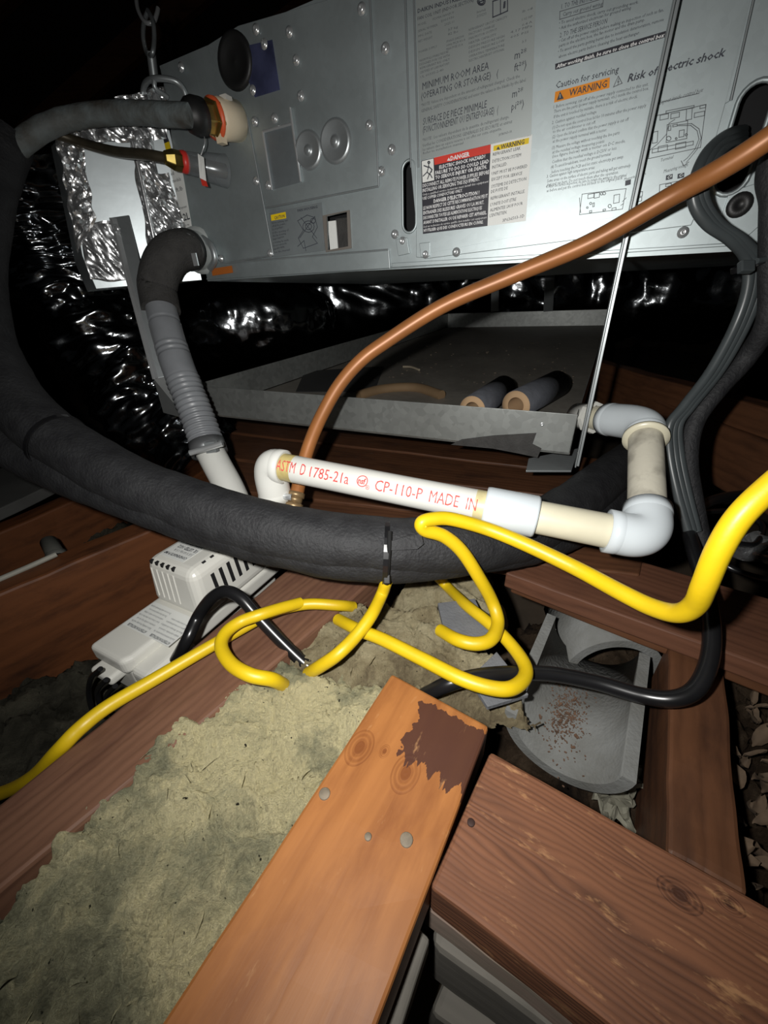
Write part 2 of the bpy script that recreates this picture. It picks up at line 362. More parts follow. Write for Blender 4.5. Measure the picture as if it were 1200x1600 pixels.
# ------------------------------------------------------------------ wool insulation as displaced sheets
def wool_mat(name, c1, c2, c3):
    m, t, b, N, L = nt(name)
    at = N.new('ShaderNodeAttribute'); at.attribute_name = 'tone'
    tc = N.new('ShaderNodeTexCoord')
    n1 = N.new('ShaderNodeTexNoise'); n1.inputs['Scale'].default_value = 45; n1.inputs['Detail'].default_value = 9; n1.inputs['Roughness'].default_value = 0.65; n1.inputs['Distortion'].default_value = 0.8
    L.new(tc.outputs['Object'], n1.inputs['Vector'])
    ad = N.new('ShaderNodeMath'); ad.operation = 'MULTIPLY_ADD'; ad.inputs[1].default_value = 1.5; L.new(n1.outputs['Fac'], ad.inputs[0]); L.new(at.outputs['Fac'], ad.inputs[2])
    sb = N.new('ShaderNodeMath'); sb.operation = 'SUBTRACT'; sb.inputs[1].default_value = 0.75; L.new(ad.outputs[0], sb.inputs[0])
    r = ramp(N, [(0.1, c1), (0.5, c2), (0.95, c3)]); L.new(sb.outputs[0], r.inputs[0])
    n3 = N.new('ShaderNodeTexNoise'); n3.inputs['Scale'].default_value = 260; n3.inputs['Detail'].default_value = 3; L.new(tc.outputs['Object'], n3.inputs['Vector'])
    mr = N.new('ShaderNodeMapRange'); mr.inputs[1].default_value = 0.68; mr.inputs[2].default_value = 0.74; L.new(n3.outputs['Fac'], mr.inputs[0])
    mx = N.new('ShaderNodeMix'); mx.data_type = 'RGBA'; mx.inputs[7].default_value = (0.03, 0.028, 0.02, 1); L.new(mr.outputs[0], mx.inputs[0]); L.new(r.outputs[0], mx.inputs[6])
    n4 = N.new('ShaderNodeTexNoise'); n4.inputs['Scale'].default_value = 300; n4.inputs['Detail'].default_value = 10; n4.inputs['Roughness'].default_value = 0.8; n4.inputs['Distortion'].default_value = 2.5; L.new(tc.outputs['Object'], n4.inputs['Vector'])
    m4 = N.new('ShaderNodeMapRange'); m4.inputs[1].default_value = 0.3; m4.inputs[2].default_value = 0.7; m4.inputs[3].default_value = 0.74; m4.inputs[4].default_value = 1.28; L.new(n4.outputs['Fac'], m4.inputs[0])
    mm = N.new('ShaderNodeMix'); mm.data_type = 'RGBA'; mm.blend_type = 'MULTIPLY'; mm.inputs[0].default_value = 1; L.new(mx.outputs[2], mm.inputs[6]); L.new(m4.outputs[0], mm.inputs[7])
    L.new(mm.outputs[2], b.inputs['Base Color']); b.inputs['Roughness'].default_value = 0.95; b.inputs['Specular IOR Level'].default_value = 0.1
    n2 = N.new('ShaderNodeTexNoise'); n2.inputs['Scale'].default_value = 420; n2.inputs['Detail'].default_value = 9; n2.inputs['Roughness'].default_value = 0.75; n2.inputs['Distortion'].default_value = 2.2; L.new(tc.outputs['Object'], n2.inputs['Vector'])
    bp = N.new('ShaderNodeBump'); bp.inputs['Strength'].default_value = 1.0; bp.inputs['Distance'].default_value = 0.006
    L.new(n2.outputs['Fac'], bp.inputs['Height']); L.new(bp.outputs[0], b.inputs['Normal'])
    return m
def inpoly(x, y, pl):
    c = False; n = len(pl); dm = 1e9
    for i in range(n):
        x1, y1 = pl[i]; x2, y2 = pl[(i + 1) % n]
        if (y1 > y) != (y2 > y) and x < (x2 - x1) * (y - y1) / (y2 - y1) + x1: c = not c
        dx, dy = x2 - x1, y2 - y1; t = max(0, min(1, ((x - x1) * dx + (y - y1) * dy) / (dx * dx + dy * dy + 1e-12)))
        dm = min(dm, math.hypot(x1 + t * dx - x, y1 + t * dy - y))
    return dm if c else -dm
def wool(name, poly_px, z0, step, m, label, zf=None, tonef=None, amp=1.0, edge=0.014, rag=0.008, seed=0, cat='insulation', drop=0.03, tufts=0):
    pl = [tuple(Pz(x, y, z0)[:2]) for x, y in poly_px]
    x0, x1 = min(p[0] for p in pl) - .012, max(p[0] for p in pl) + .012; y0, y1 = min(p[1] for p in pl) - .012, max(p[1] for p in pl) + .012
    nx, ny = int((x1 - x0) / step) + 1, int((y1 - y0) / step) + 1
    vs = []; idx = {}; tone = []
    sv = V((seed * 3.1, seed * 1.7, seed)); fb = noise.fractal
    def surf(x, y, d):
        p = V((x, y, 0)) + sv
        warp = noise.noise_vector(p * 28) * 0.012
        q = p + warp
        h = 0.012 * noise.noise(p * 14) + 0.009 * noise.noise(q * 34) + 0.005 * noise.noise(q * 80) + 0.0034 * noise.noise((q + warp) * 150) + 0.0026 * (0.5 - abs(noise.noise((q + warp * 1.5) * 260)) * 2) + 0.0020 * noise.noise(q * 400)
        h *= amp
        e = min(1, max(0, d / edge)); h = h * (0.35 + 0.65 * e) - drop * (1 - e) ** 1.6
        ov = noise.noise_vector(q * 42) * 0.0055 * amp + noise.noise_vector(q * 130) * 0.0016 * amp
        return V((x + ov.x, y + ov.y, z0 + (zf(x, y) if zf else 0) + h + ov.z * .3)), h
    for j in range(ny):
        for i in range(nx):
            x, y = x0 + i * step, y0 + j * step
            d = inpoly(x, y, pl) + rag * noise.noise(V((x * 60, y * 60, seed))) + rag * 0.6 * noise.noise(V((x * 200, y * 200, seed + 5)))
            if d < -0.002: continue
            p, h = surf(x, y, d)
            idx[(i, j)] = len(vs); vs.append(p)
            g = tonef(x, y) if tonef else 0.5
            tone.append(g + 0.55 * noise.noise(V((x * 22, y * 22, seed + 9))) + h * 9)  # colour value: base, random patches, raised lumps paler, hollows greyer
    fs = [(idx[(i, j)], idx[(i + 1, j)], idx[(i + 1, j + 1)], idx[(i, j + 1)]) for (i, j) in idx if (i + 1, j) in idx and (i, j + 1) in idx and (i + 1, j + 1) in idx]
    nb = len(vs)
    rnd = random.Random(seed)
    for k in range(tufts):                        # torn wisps standing off the surface
        a = rnd.randrange(nb); p = vs[a]; ang = rnd.uniform(0, 6.28); ln = rnd.uniform(.004, .010); wd = rnd.uniform(.0004, .0014)
        dv = V((math.cos(ang), math.sin(ang), rnd.uniform(0.0, .7))); sd = V((-math.sin(ang), math.cos(ang), rnd.uniform(-.5, .5))); cv = V((rnd.uniform(-1, 1), rnd.uniform(-1, 1), rnd.uniform(-1.0, .2)))
        b = len(vs)
        for s in range(5):
            t = s / 4; c_ = p + dv * ln * t + cv * ln * .8 * t * t + V((0, 0, .001)); ww = wd * (1 - t * .75) * (1 + .4 * rnd.uniform(-1, 1))
            vs.append(c_ - sd * ww); vs.append(c_ + sd * ww); tone += [tone[a] + .08] * 2
            if s: fs.append((b + 2 * s - 2, b + 2 * s - 1, b + 2 * s + 1, b + 2 * s))
    mb = MB(); mb.add(vs, fs, True)
    o = mb.build(name, m, fix=False)
    at = o.data.attributes.new('tone', 'FLOAT', 'POINT'); at.data.foreach_set('value', tone)
    return tag(o, label, cat, kind='stuff')
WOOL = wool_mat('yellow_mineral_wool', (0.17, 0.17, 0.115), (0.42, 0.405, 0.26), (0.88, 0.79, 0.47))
WOOL2 = wool_mat('old_brown_wool', (0.20, 0.155, 0.095), (0.42, 0.35, 0.21), (0.66, 0.58, 0.37))
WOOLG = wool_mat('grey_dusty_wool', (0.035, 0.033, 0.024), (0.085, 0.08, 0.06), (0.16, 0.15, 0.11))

# ------------------------------------------------------------------ boards
def board(name, px, z, thick, m, label, cat, bev=0.0015, wob=0.0012, ext=(0, 0), kind=None, parent=None):
    """px: near-start, far-start, far-end, near-end of the top face, the first edge (0->3) and second (1->2) run along the grain."""
    q = [p if isinstance(p, Vector) else Pz(p[0], p[1], z) for p in px]
    ax = ((q[3] - q[0]).normalized() + (q[2] - q[1]).normalized()).normalized()
    c = sum(q, V()) / 4
    F = frame_at(c, ZZ, ax)
    e0, e1 = (q[3] - q[0]).normalized(), (q[2] - q[1]).normalized()   # the boards run on past the frame
    q = [q[0] - e0 * ext[0], q[1] - e1 * ext[0], q[2] + e1 * ext[1], q[3] + e0 * ext[1]]
    mb = MB(); n = 24; nw = 3
    def top(u, v): return (q[0] * (1 - u) + q[3] * u) * (1 - v) + (q[1] * (1 - u) + q[2] * u) * v
    ring = lambda u: [top(u, 0) - ZZ * thick] + [top(u, k / nw) for k in range(nw + 1)] + [top(u, 1) - ZZ * thick]
    vs = []; m_ = nw + 3
    for i in range(n + 1):
        for k, p in enumerate(ring(i / n)):
            w_ = noise.noise_vector(p * 9 + V((0, 0, thick))) * wob + noise.noise_vector(p * 40) * wob * .5
            vs.append(p + w_)
    fs = [(i * m_ + k, i * m_ + (k + 1) % m_, (i + 1) * m_ + (k + 1) % m_, (i + 1) * m_ + k) for i in range(n) for k in range(m_)]
    fs += [tuple(range(m_ - 1, -1, -1)), tuple(n * m_ + k for k in range(m_))]
    mb.add(vs, fs)
    o = mb.build(name, m, bevel=bev, frame=F if parent is None else None, parent=parent)
    return tag(o, label, cat, kind=kind) if parent is None else o

# ================================================================== SETTING
def st(name, mb, m, **k): return tag(mb.build(name, m, **k), kind='structure')
mb = MB(); mb.obox((-2.6, -0.8, 0.10), (5.2, 0, 0), (0, 4.6, 0), (0, 0, 0.02)); st('floor', mb, LATH)
mb = MB(); mb.obox((-2.6, 3.8, 0.1), (5.2, 0, 0), (0, .05, 0), (0, 0, 1.3)); st('wall_back', mb, ROOFW)
mb = MB(); mb.obox((-2.65, -0.8, 0.1), (.05, 0, 0), (0, 4.6, 0), (0, 0, 1.0)); st('wall_left', mb, ROOFW)
mb = MB(); mb.obox((2.6, -0.8, 0.1), (.05, 0, 0), (0, 4.6, 0), (0, 0, 1.0)); st('wall_right', mb, ROOFW)
mb = MB()
for s in (-1, 1): mb.obox((s * 2.7, -0.9, 1.05), (-s * 2.7, 0, 1.25), (0, 4.9, 0), (0, 0, .03))
cl = st('ceiling', mb, ROOFW)
mb = MB()
for k in range(6): pass
for s in (-1, 1):
    for k in range(7):
        y = -0.3 + k * .61; mb = MB(); mb.obox((s * 2.62, y, 0.98), (-s * 2.62, 0, 1.21), (0, .045, 0), (0, 0, .11)); mb.build('rafter', WD, parent=cl)

# ================================================================== JOISTS AND BOARDS
DA = (Pz(450, 935, .31) - Pz(0, 1270, .31)).normalized()       # run of the joists
oa = board('wooden_board', [(225, 1640), (575, 1640), (764, 1134), (612, 1052)], .33, .038, WA, 'orange pine board with two knots, three nail heads and a dark stain at its end', 'board', .0022, .0006, ext=(.22, 0))
nail = MB(); nail.lathe((0, 0, 0), (0, 0, 1), [(-.002, .0038), (.0003, .0042), (.0008, .0036), (.0009, 0)], 16)
def put_nails(o, pts, z, m, r=1.0):
    me = None
    for (x, y, s) in pts:
        p = Pz(x, y, z)
        b = MB(); b.lathe((0, 0, 0), (0, 0, 1), [(-.002, .0038 * s), (.0002, .0040 * s), (.0004, .0036 * s), (.0003, 0)], 14)
        b.v = [v + p for v in b.v]; b.build('nail_head', m, parent=o)
NAIL = mat('dull_nail', (0.22, 0.18, 0.13), 0.7, 0.2, 0.4, 200)
NAILD = mat('rusty_nail', (0.05, 0.025, 0.02), 0.7, 0.4, 0.3, 200)
put_nails(oa, [(507, 1240, .95), (635, 1312, 1.0), (575, 1307, .55)], .331, NAIL)
ob = board('wooden_board', [(671, 1386), (766, 1172), (1330, 1487), (1170, 1769)], .328, .036, WB, 'reddish brown rough sawn board with ridged grain at bottom right', 'board', .0025, .0012, ext=(0, .35))
put_nails(ob, [(736, 1285, .6)], .3285, NAILD)
board('ledger_board', [(657, 1412), (690, 1330), (1330, 1700), (1250, 1872)], .289, .03, WGP, 'dusty grey pink ledger under the rough red board', 'board', .003, .002, ext=(0, .35))
board('support_beam', [(672, 1472), (700, 1380), (1330, 1740), (1250, 1910)], .258, .075, WG, 'grey weathered beam under the dusty ledger at the bottom edge', 'beam', .006, .004, ext=(0, .35))
board('support_beam', [(672, 1585), (720, 1470), (1250, 1790), (1200, 1930)], .18, .05, WG, 'lowest grey timber peeking below the weathered beam', 'beam', .005, .003, ext=(0, .35))
board('wood_strip', [(583, 1625), (622, 1625), (672, 1468), (651, 1448)], .285, .02, WG, 'narrow weathered strip along the right side of the orange board', 'strip', .002, .001, ext=(.15, 0))
board('ceiling_joist', [(-90, 1330), (-70, 1448), (612, 884), (520, 832)], .31, .17, WJ1, 'weathered joist between the white pump and the yellow wool', 'joist', .004, .002, ext=(.3, 0))
def joist_face(px0, px1, w_, z, h, m, label, side=-1):
    a, b = Pz(*px0, z), Pz(*px1, z); n = V((-(b - a).y, (b - a).x, 0)).normalized() * w_ 
    return board('ceiling_joist', [a, a + n, b + n, b], z, h, m, label, 'joist', .004, .0025, ext=(.35, 0))
joist_face((-150, 990), (330, 787), .045, .31, .18, WR, 'rusty brown joist with black scorch marks behind the white pump')
joist_face((-160, 900), (330, 690), .045, .29, .15, WR, 'dark red brown joist left of the black duct, behind the grey stub')
board('grey_plank', [Pz(-120, 850, .33), Pz(-120, 770, .33), Pz(100, 700, .33), Pz(90, 752, .33)], .33, .02, mat('grey_painted_plank', (.10, .10, .095), .8, 0, .3, 10), 'grey plank passing under the black pipe at far left', 'plank', .002, .001)
# right: cross board and joist
board('cross_board', [(790, 894), (868, 838), (1290, 960), (1290, 1076)], .33, .022, WJ if False else wood('brown_cross_board', (0.045, 0.018, 0.010), (0.14, 0.060, 0.034), 110, 3, .55, .012, .5, (0.05, 0.022, 0.015), .6, .5), 'brown board crossing under the white elbow at right', 'board', .002, .0012, ext=(0, .4))
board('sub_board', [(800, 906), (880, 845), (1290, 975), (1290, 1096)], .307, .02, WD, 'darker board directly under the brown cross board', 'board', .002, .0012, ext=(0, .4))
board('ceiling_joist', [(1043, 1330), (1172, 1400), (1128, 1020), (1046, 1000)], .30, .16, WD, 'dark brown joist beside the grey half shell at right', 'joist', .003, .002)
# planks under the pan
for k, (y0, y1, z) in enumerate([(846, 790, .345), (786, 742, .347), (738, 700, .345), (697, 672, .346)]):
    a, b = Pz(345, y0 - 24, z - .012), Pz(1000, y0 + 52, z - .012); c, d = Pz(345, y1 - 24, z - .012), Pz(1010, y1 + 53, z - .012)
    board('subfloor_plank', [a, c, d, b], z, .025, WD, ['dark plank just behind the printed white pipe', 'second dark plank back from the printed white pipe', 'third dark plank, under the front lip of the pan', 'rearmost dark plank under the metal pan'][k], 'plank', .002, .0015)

# ================================================================== INSULATION
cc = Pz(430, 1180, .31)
def tone1(x, y):
    d = math.hypot((x - cc.x) * 0.9, (y - cc.y) * 1.0); return 1.12 - d * 4.6  # cream around the centre point, greyer with distance from it
def rise1(x, y): return -0.012 + 0.02 * noise.noise(V((x * 7, y * 7, 3)))
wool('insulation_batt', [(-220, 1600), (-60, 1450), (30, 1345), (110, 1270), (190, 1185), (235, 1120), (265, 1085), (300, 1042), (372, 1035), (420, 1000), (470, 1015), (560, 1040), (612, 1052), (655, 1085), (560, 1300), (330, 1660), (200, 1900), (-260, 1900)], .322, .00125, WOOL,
     'cream and grey mineral wool batt filling the bay left of the orange board', rise1, tone1, 1.0, .016, .012, 1, drop=.016, tufts=150)
wool('insulation_batt', [(405, 975), (440, 950), (520, 948), (560, 925), (640, 938), (690, 940), (712, 985), (770, 1000), (800, 1030), (838, 1095), (760, 1110), (690, 1095), (612, 1075), (540, 1075), (440, 1050)], .302, .0016, WOOL2,
     'brownish wool clump under the crossing yellow cables', None, lambda x, y: .58, 1.15, .02, .008, 4, tufts=80)
wool('insulation_batt', [(600, 930), (650, 895), (770, 890), (790, 930), (800, 960), (740, 960), (690, 945)], .29, .002, WOOL2, 'pale wool tuft behind the grey foam scraps', None, lambda x, y: .85, .9, .012, .006, 6)
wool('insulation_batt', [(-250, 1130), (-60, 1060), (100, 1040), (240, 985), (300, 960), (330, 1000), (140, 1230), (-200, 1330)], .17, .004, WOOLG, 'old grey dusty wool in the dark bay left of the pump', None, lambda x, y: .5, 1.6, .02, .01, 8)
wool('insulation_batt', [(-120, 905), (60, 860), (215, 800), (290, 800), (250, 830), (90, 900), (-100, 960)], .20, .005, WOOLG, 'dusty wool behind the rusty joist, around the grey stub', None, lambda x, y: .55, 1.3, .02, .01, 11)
def rubble(name, poly, z0, m, label, seed, amp=1.6):
    return wool(name, poly, z0, .003, m, label, None, None, amp, .01, .01, seed, cat='debris')
LEAFM = wool_mat('leaf_litter', (0.012, 0.008, 0.006), (0.055, 0.036, 0.022), (0.12, 0.085, 0.055))
rubble('leaf_litter', [(1120, 1030), (1300, 1040), (1330, 1420), (1180, 1420), (1140, 1200)], .215, LEAFM, 'brown leaf and paper litter in the bay at far right', 15, 2.2)
rubble('rubble', [(690, 1000), (860, 960), (1040, 980), (1040, 1330), (960, 1290), (760, 1190), (690, 1100)], .20, LEAFM, 'dark dust and rubble below the grey half shell', 17, 1.4)

# ================================================================== FAN COIL UNIT
ROT = Matrix((UE, UM, ZZ)).transposed()
unit = empty('fan_coil_unit', UA, 'galvanised ceiling fan coil unit with printed warnings hanging at the top', 'air handler', rot=ROT)
def sheet(px, off, th, name, m, parent=unit, holes=(), bevel=0, corner=0):
    mb = MB(); mb.prism([U(x, y, off) for x, y in px], [[U(x, y, off) for x, y in h] for h in holes], UM * th); return mb.build(name, m, parent=parent, bevel=bevel)
def slot_pts(cx, cy, wdt, hgt, off, n=10):       # rounded vertical slot in face coordinates around a surveyed centre
    c = U(cx, cy, off); r = wdt / 2; out = []
    for s in (1, -1):
        for k in range(n + 1):
            a = math.pi * k / n + (0 if s > 0 else math.pi)
            out.append(c + UE * r * math.cos(a) + ZZ * (r * math.sin(a) + s * (hgt / 2 - r)))
    return out
ZT = 0.905                                          # top of the unit
def fz(x, y, z, off=0): p = U(x, y, off); return V((p.x, p.y, z))
sL = U(262, 160); sR = UA + UE * 0.90
zb = .652
LS = slot_pts(640, 309, .0185, .072, 0); RS = slot_pts(1161, 220, .027, .080, 0)
f0 = V((sL.x, sL.y, 0)); f1 = V((sR.x, sR.y, 0))
WIN = [U(*p) for p in [(511, 338), (543, 331), (545, 385), (513, 391)]]
mb = MB(); mb.prism([f0 + ZZ * .655, f1 + ZZ * .645, f1 + ZZ * .93, f0 + ZZ * .905], [LS, RS, WIN], UM * .0012); mb.build('front_panel', GALV, parent=unit)
mb = MB()
dep = UM * .70
mb.obox(f0 + ZZ * .652, f1 - f0, dep, ZZ * .003); mb.obox(f0 + ZZ * .905, f1 - f0 + ZZ * .025, dep, ZZ * .003)
mb.obox(f0 + ZZ * .655, UE * .002, dep, ZZ * .25); mb.obox(f1 + ZZ * .645, UE * .002, dep, ZZ * .285); mb.obox(f0 + dep + ZZ * .652, f1 - f0, UM * .002, ZZ * .26)
mb.build('casing', GALV, parent=unit)
mb = MB(); mb.obox(f0 + UM * .05 + UE * .02 + ZZ * .66, (f1 - f0) * .95, UM * .002, ZZ * .24); mb.build('dark_backing', DARK, parent=unit)  # added black sheet: paints the shade seen through the openings
def rim(pts, r, name, m): 
    mb = MB(); mb.tube(pts + [pts[0], pts[1]], r, 8, caps=False); return mb.build(name, m, parent=unit)
rim([p - UM * .0008 for p in LS], .0016, 'slot_rim', GALV); rim([p - UM * .0008 for p in RS], .0022, 'slot_rim', GALV)
# control-box cover with its bent edge, and the other plates of the face
LS2 = slot_pts(640, 309, .021, .076, .0022)
sheet([(634, -30), (1192, -60), (1140, 158), (1122, 168), (1095, 318), (1080, 352), (668, 404), (650, 402), (650, 352), (642, 262)], .0022, .002, 'control_box_cover', GALV, bevel=.0006)
sheet([(660, -40), (1187, -62), (1136, 150), (1118, 160), (1093, 316), (996, 332), (670, 396)], .0032, .0009, 'cover_inner_face', GALV)
sheet([(372, 40), (577, -20), (592, 291), (416, 325), (400, 240), (376, 180), (322, 72)], .0018, .0016, 'access_plate', GALV, bevel=.0005)
sheet([(262, 165), (386, 183), (427, 399), (328, 415), (290, 412)], .0015, .0013, 'piping_plate', GALV, bevel=.0005)
# bottom flange along the left half
mb = MB(); q = [U(322, 437, .004), U(609, 419, .004), U(607, 391, .004), U(330, 414, .004)]
mb.quadprism(q, UM * .003); mb.build('bottom_flange', GALV, parent=unit, bevel=.0006)
mb = MB(); mb.quadprism([U(612, 418, .003), U(1150, 384, .003), U(1150, 379, .003), U(612, 411, .003)], UM * .004); mb.build('bottom_lip', GALV, parent=unit, bevel=.0006)
# hinged tabs, clip brackets
for tp in [((618, 374), (636, 371), (640, 396), (622, 400)), ((655, 380), (672, 378), (672, 400), (657, 402))]:
    sheet(list(tp), .004, .002, 'mounting_tab', GALV, bevel=.0006)
# embossed conical cups with a rivet
for (x, y, r) in [(482, 235, .0205), (524, 221, .0225)]:
    b = MB(); b.lathe(U(x, y, .0022), -UM, [(0, r), (.0035, r * .9), (.0030, r * .82), (.0008, r * .34), (.0006, r * .26), (.0035, r * .22), (.0042, r * .1), (.0042, 0)], 28); b.build('embossed_cup', STRAPM, parent=unit)
# rectangular port with folded rim
sheet([(411, 208), (456, 194), (469, 285), (424, 297)], .0024, .001, 'port_plate', galv('port_steel', (.34, .38, .40), .38, .7))
mb = MB()
for a, b in [((411, 206), (457, 193)), ((453, 168), (470, 284)), ((411, 206), (425, 297))]:
    mb.tube([U(*a, .0042), U(*b, .0042)], .0017, 8)
mb.build('port_rim', CHROME, parent=unit)
sheet([(412, 186), (452, 168), (457, 194), (412, 207)], .0028, .0012, 'port_tab', GALV)
# square window with a pale sleeve and grey foam inside
mb = MB(); P = [U(503, 337, .002), U(546, 328, .002), U(549, 388, .002), U(509, 394, .002)]
mb.prism(P, [[p - UM * .002 for p in WIN]], UM * .0015); mb.build('window_frame', mat('dull_frame', (.18, .16, .14), .6), parent=unit)
mb = MB(); mb.obox(U(512, 346, -.012), UE * .013, UM * .002, ZZ * -.045); mb.build('window_insert', LWHT, parent=unit)
mb = MB(); mb.obox(U(524, 342, -.016), UE * .022, UM * .02, ZZ * -.06); mb.build('window_foam', DGREYFOAM, parent=unit)
# rubber grommet and blue film
b = MB(); b.lathe(U(366, 95, .005), -UM, [(-.005, .027), (0, .027), (.002, .024), (.0016, .020), (-.001, .016), (-.0015, .004), (-.0005, .0)], 32); 
for v in b.v: pass
b.build('rubber_plug', RUBBER, parent=unit)
sheet([(383, 72), (425, 62), (437, 140), (398, 152), (386, 120)], .0035, .0008, 'blue_film', BLUEF)
# folded edges that catch the light
mb = MB()
for pl in ([(577, -20), (592, 291)], [(592, 291), (416, 325)], [(386, 183), (427, 399)], [(427, 399), (328, 415)], [(632, -30), (642, 262)], [(646, -30), (654, 262)], [(607, 391), (609, 419)], [(330, 413), (607, 390)], [(1184, -30), (1142, 157)]):
    mb.tube([U(x, y, .0030) for x, y in pl], .0011, 6)
mb.build('folded_edge', STRAPM, parent=unit)['kind'] = 'stuff'
# screws
sc = MB(); sc.lathe((0, 0, 0), (0, 0, 1), [(0, .0052), (.0006, .0052), (.0009, .0040), (.0022, .0036), (.0031, .0024), (.0031, .0016), (.0022, .0006), (.0022, 0)], 14)
sme = bpy.data.meshes.new('screw'); sme.from_pydata(sc.v, [], sc.f); sme.polygons.foreach_set('use_smooth', [True] * len(sc.f)); sme.materials.append(CHROME)
SCR = [(565, 14), (602, 76), (400, 46), (452, 50), (463, 94), (470, 150), (577, 196), (612, 234), (398, 190), (429, 185), (375, 178), (283, 105), (400, 283), (419, 290), (422, 396), (413, 69), (395, 141), (617, 366), (629, 377), (665, 397), (1067, 363), (345, 404), (713, 394), (596, 268)]
for x, y in SCR: inst(sme, 'screw', unit, frame_at(U(x, y, .0030), -UM))
b = MB(); b.lathe(U(1156, 320, .004), -UM, [(-.003, .0105), (0, .0105), (.002, .009), (.002, .004), (.0005, .003), (.0005, 0)], 20); b.build('rubber_stud', RUBBER, parent=unit)
sheet([(1140, 300), (1185, 285), (1190, 350), (1165, 372), (1125, 345)], .0022, .002, 'stud_plate', GALV, bevel=.0005)

# ---- printed labels on the face
def face_line(mbt, s, xl, yl, xr, yr, hpx, bold=0.0, shear=0.0, off=.0042):
    p0, p1 = U(xl, yl, off), U(xr, yr, off); h = (U(xl, yl - hpx, off) - p0).z; wd = (p1 - p0).dot(UE); dz = p1.z - p0.z
    put_text(mbt, s, lambda x, y: p0 + UE * (x * wd + shear * y * h) + ZZ * (y * h + x * dz), bold)
def lab(name, px, m, off=.0035, th=.0004, parent=unit): return sheet(px, off, th, name, m, parent)
def strokes(polys, m, parent, wpx=.8, off=.0042, name='line_drawing'):
    mb = MB()
    for pl in polys: mb.stroke([U(x, y, off) for x, y in pl], wpx * .0007, UM)
    return mb.build(name, m, parent=parent, fix=False)
def c4(x, y): return 850 + x / 3.4286, y / 3.4286     # survey notes taken on enlargements of the photograph
def c3(x, y): return 600 + x / 4.0, y / 4.0
def fl4(mbt, s, x0, y0, x1, y1, h, **k): face_line(mbt, s, *c4(x0, y0), *c4(x1, y1), h / 3.4286, **k)
def fl3(mbt, s, x0, y0, x1, y1, h, **k): face_line(mbt, s, *c3(x0, y0), *c3(x1, y1), h / 4.0, **k)
NP = lab('name_plate', [(649, -25), (840, -80), (830, 212), (657, 250)], LSIL, .0036)
t1 = MB(); t2 = MB()
fl3(t1, 'DAIKIN INDUSTRIES, LTD.', 210, 82, 560, -24, 26, bold=.02)
fl3(t1, 'FAN COIL UNIT (INDOOR SECTION)', 210, 128, 560, 10, 22)
for s, a in [('MODEL', (212, 165, 265, 147)), ('FDMA18AVJU9', (305, 128, 437, 84)), ('SERIAL NUMBER', (212, 203, 335, 162)), ('E001936', (358, 140, 437, 112)), ('MFG. DATE', (214, 235, 298, 207)), ('2025.11', (378, 162, 437, 142)), ('NET WEIGHT', (214, 268, 303, 238)), ('37 kg', (400, 195, 462, 174)), ('82 lbs', (400, 222, 462, 202)),
             ('POWER SUPPLY', (218, 334, 332, 296)), ('1PHASE 208/230V', (390, 268, 500, 232)), ('60Hz MCA 4.0 A', (390, 292, 508, 254)), ('MAX FUSE 15 A', (390, 316, 492, 284)),
             ('MAXIMUM ALLOWABLE PRESSURE', (222, 388, 402, 330)), ('DESIGNED FOR USE WITH', (222, 412, 410, 352)), ('REFRIGERANT R32 ONLY', (224, 436, 410, 376)), ('CERTIFIED BY LABORATORY', (224, 462, 408, 402)), ('UL 60335-2-40', (226, 490, 372, 442)),
             ('REFRIGERANT CIRCUIT CAPACITY', (530, 195, 770, 112)), ('FACTORY CHARGE', (530, 222, 690, 168)), ('FAN MOTOR OUTPUT', (530, 250, 705, 190)), ('HEATER CAPACITY', (530, 278, 700, 222)), ('DESIGN PRESSURE HIGH', (530, 306, 752, 232)), ('DESIGN PRESSURE LOW', (530, 334, 752, 258)), ('OPERATING TEMPERATURE', (530, 362, 752, 288)), ('ELECTRIC HEATER KIT OPTIONAL', (530, 388, 752, 314)),
             ('A', (920, 60, 930, 56)), ('lb oz', (865, 80, 925, 58)), ('1.02 HP', (862, 130, 928, 108)), ('0.4 A', (862, 165, 925, 142)), ('4.17 MPa', (790, 210, 925, 168)), ('605 PSI', (790, 240, 900, 206)), ('3.5', (862, 270, 890, 260))]:
    fl3(t2, s, *a, 15)
for s, a in [('Intertek', (580, 85, 636, 66)), ('3150293', (580, 112, 638, 92))]: fl3(t2, s, *a, 18)
fl3(t1, 'MINIMUM ROOM AREA', 240, 562, 654, 432, 45); fl3(t1, '(OPERATING OR STORAGE)   (', 232, 622, 712, 478, 42)
fl3(t1, 'm²*', 815, 372, 888, 350, 52); fl3(t1, 'ft²*)', 812, 447, 888, 424, 50)
fl3(t2, '*NOTE: Values are dependent on the amount of refrigerant charged. Check the', 232, 668, 848, 484, 20); fl3(t2, 'GENERAL SAFETY CONSIDERATIONS and enter the values in the blanks by the label.', 232, 704, 888, 508, 20)
fl3(t1, 'SURFACE DE PIECE MINIMALE', 244, 782, 640, 672, 44); fl3(t1, '(FONCTIONNEMENT OU ENTREPOSAGE)  (', 242, 834, 712, 706, 42)
fl3(t1, 'm²*', 800, 612, 866, 592, 50); fl3(t1, 'pi²*)', 796, 690, 872, 668, 48)
fl3(t2, '*NOTE : Les valeurs dependent de la quantite de refrigerant charge.', 240, 886, 782, 738, 20); fl3(t2, "Verifiez les CONSIDERATIONS GENERALES DE SECURITE et entrez", 240, 920, 800, 768, 20); fl3(t2, 'les valeurs dans un espace reserve a cet effet sur cette etiquette.', 242, 945, 735, 812, 18); fl3(t2, 'Refer to installation manual', 244, 966, 495, 900, 16); fl3(t2, '3P780963-1A', 716, 852, 798, 828, 16)
t1.build('lettering', INK, parent=NP, fix=False); t2.build('small_lettering', INKG, parent=NP, fix=False)
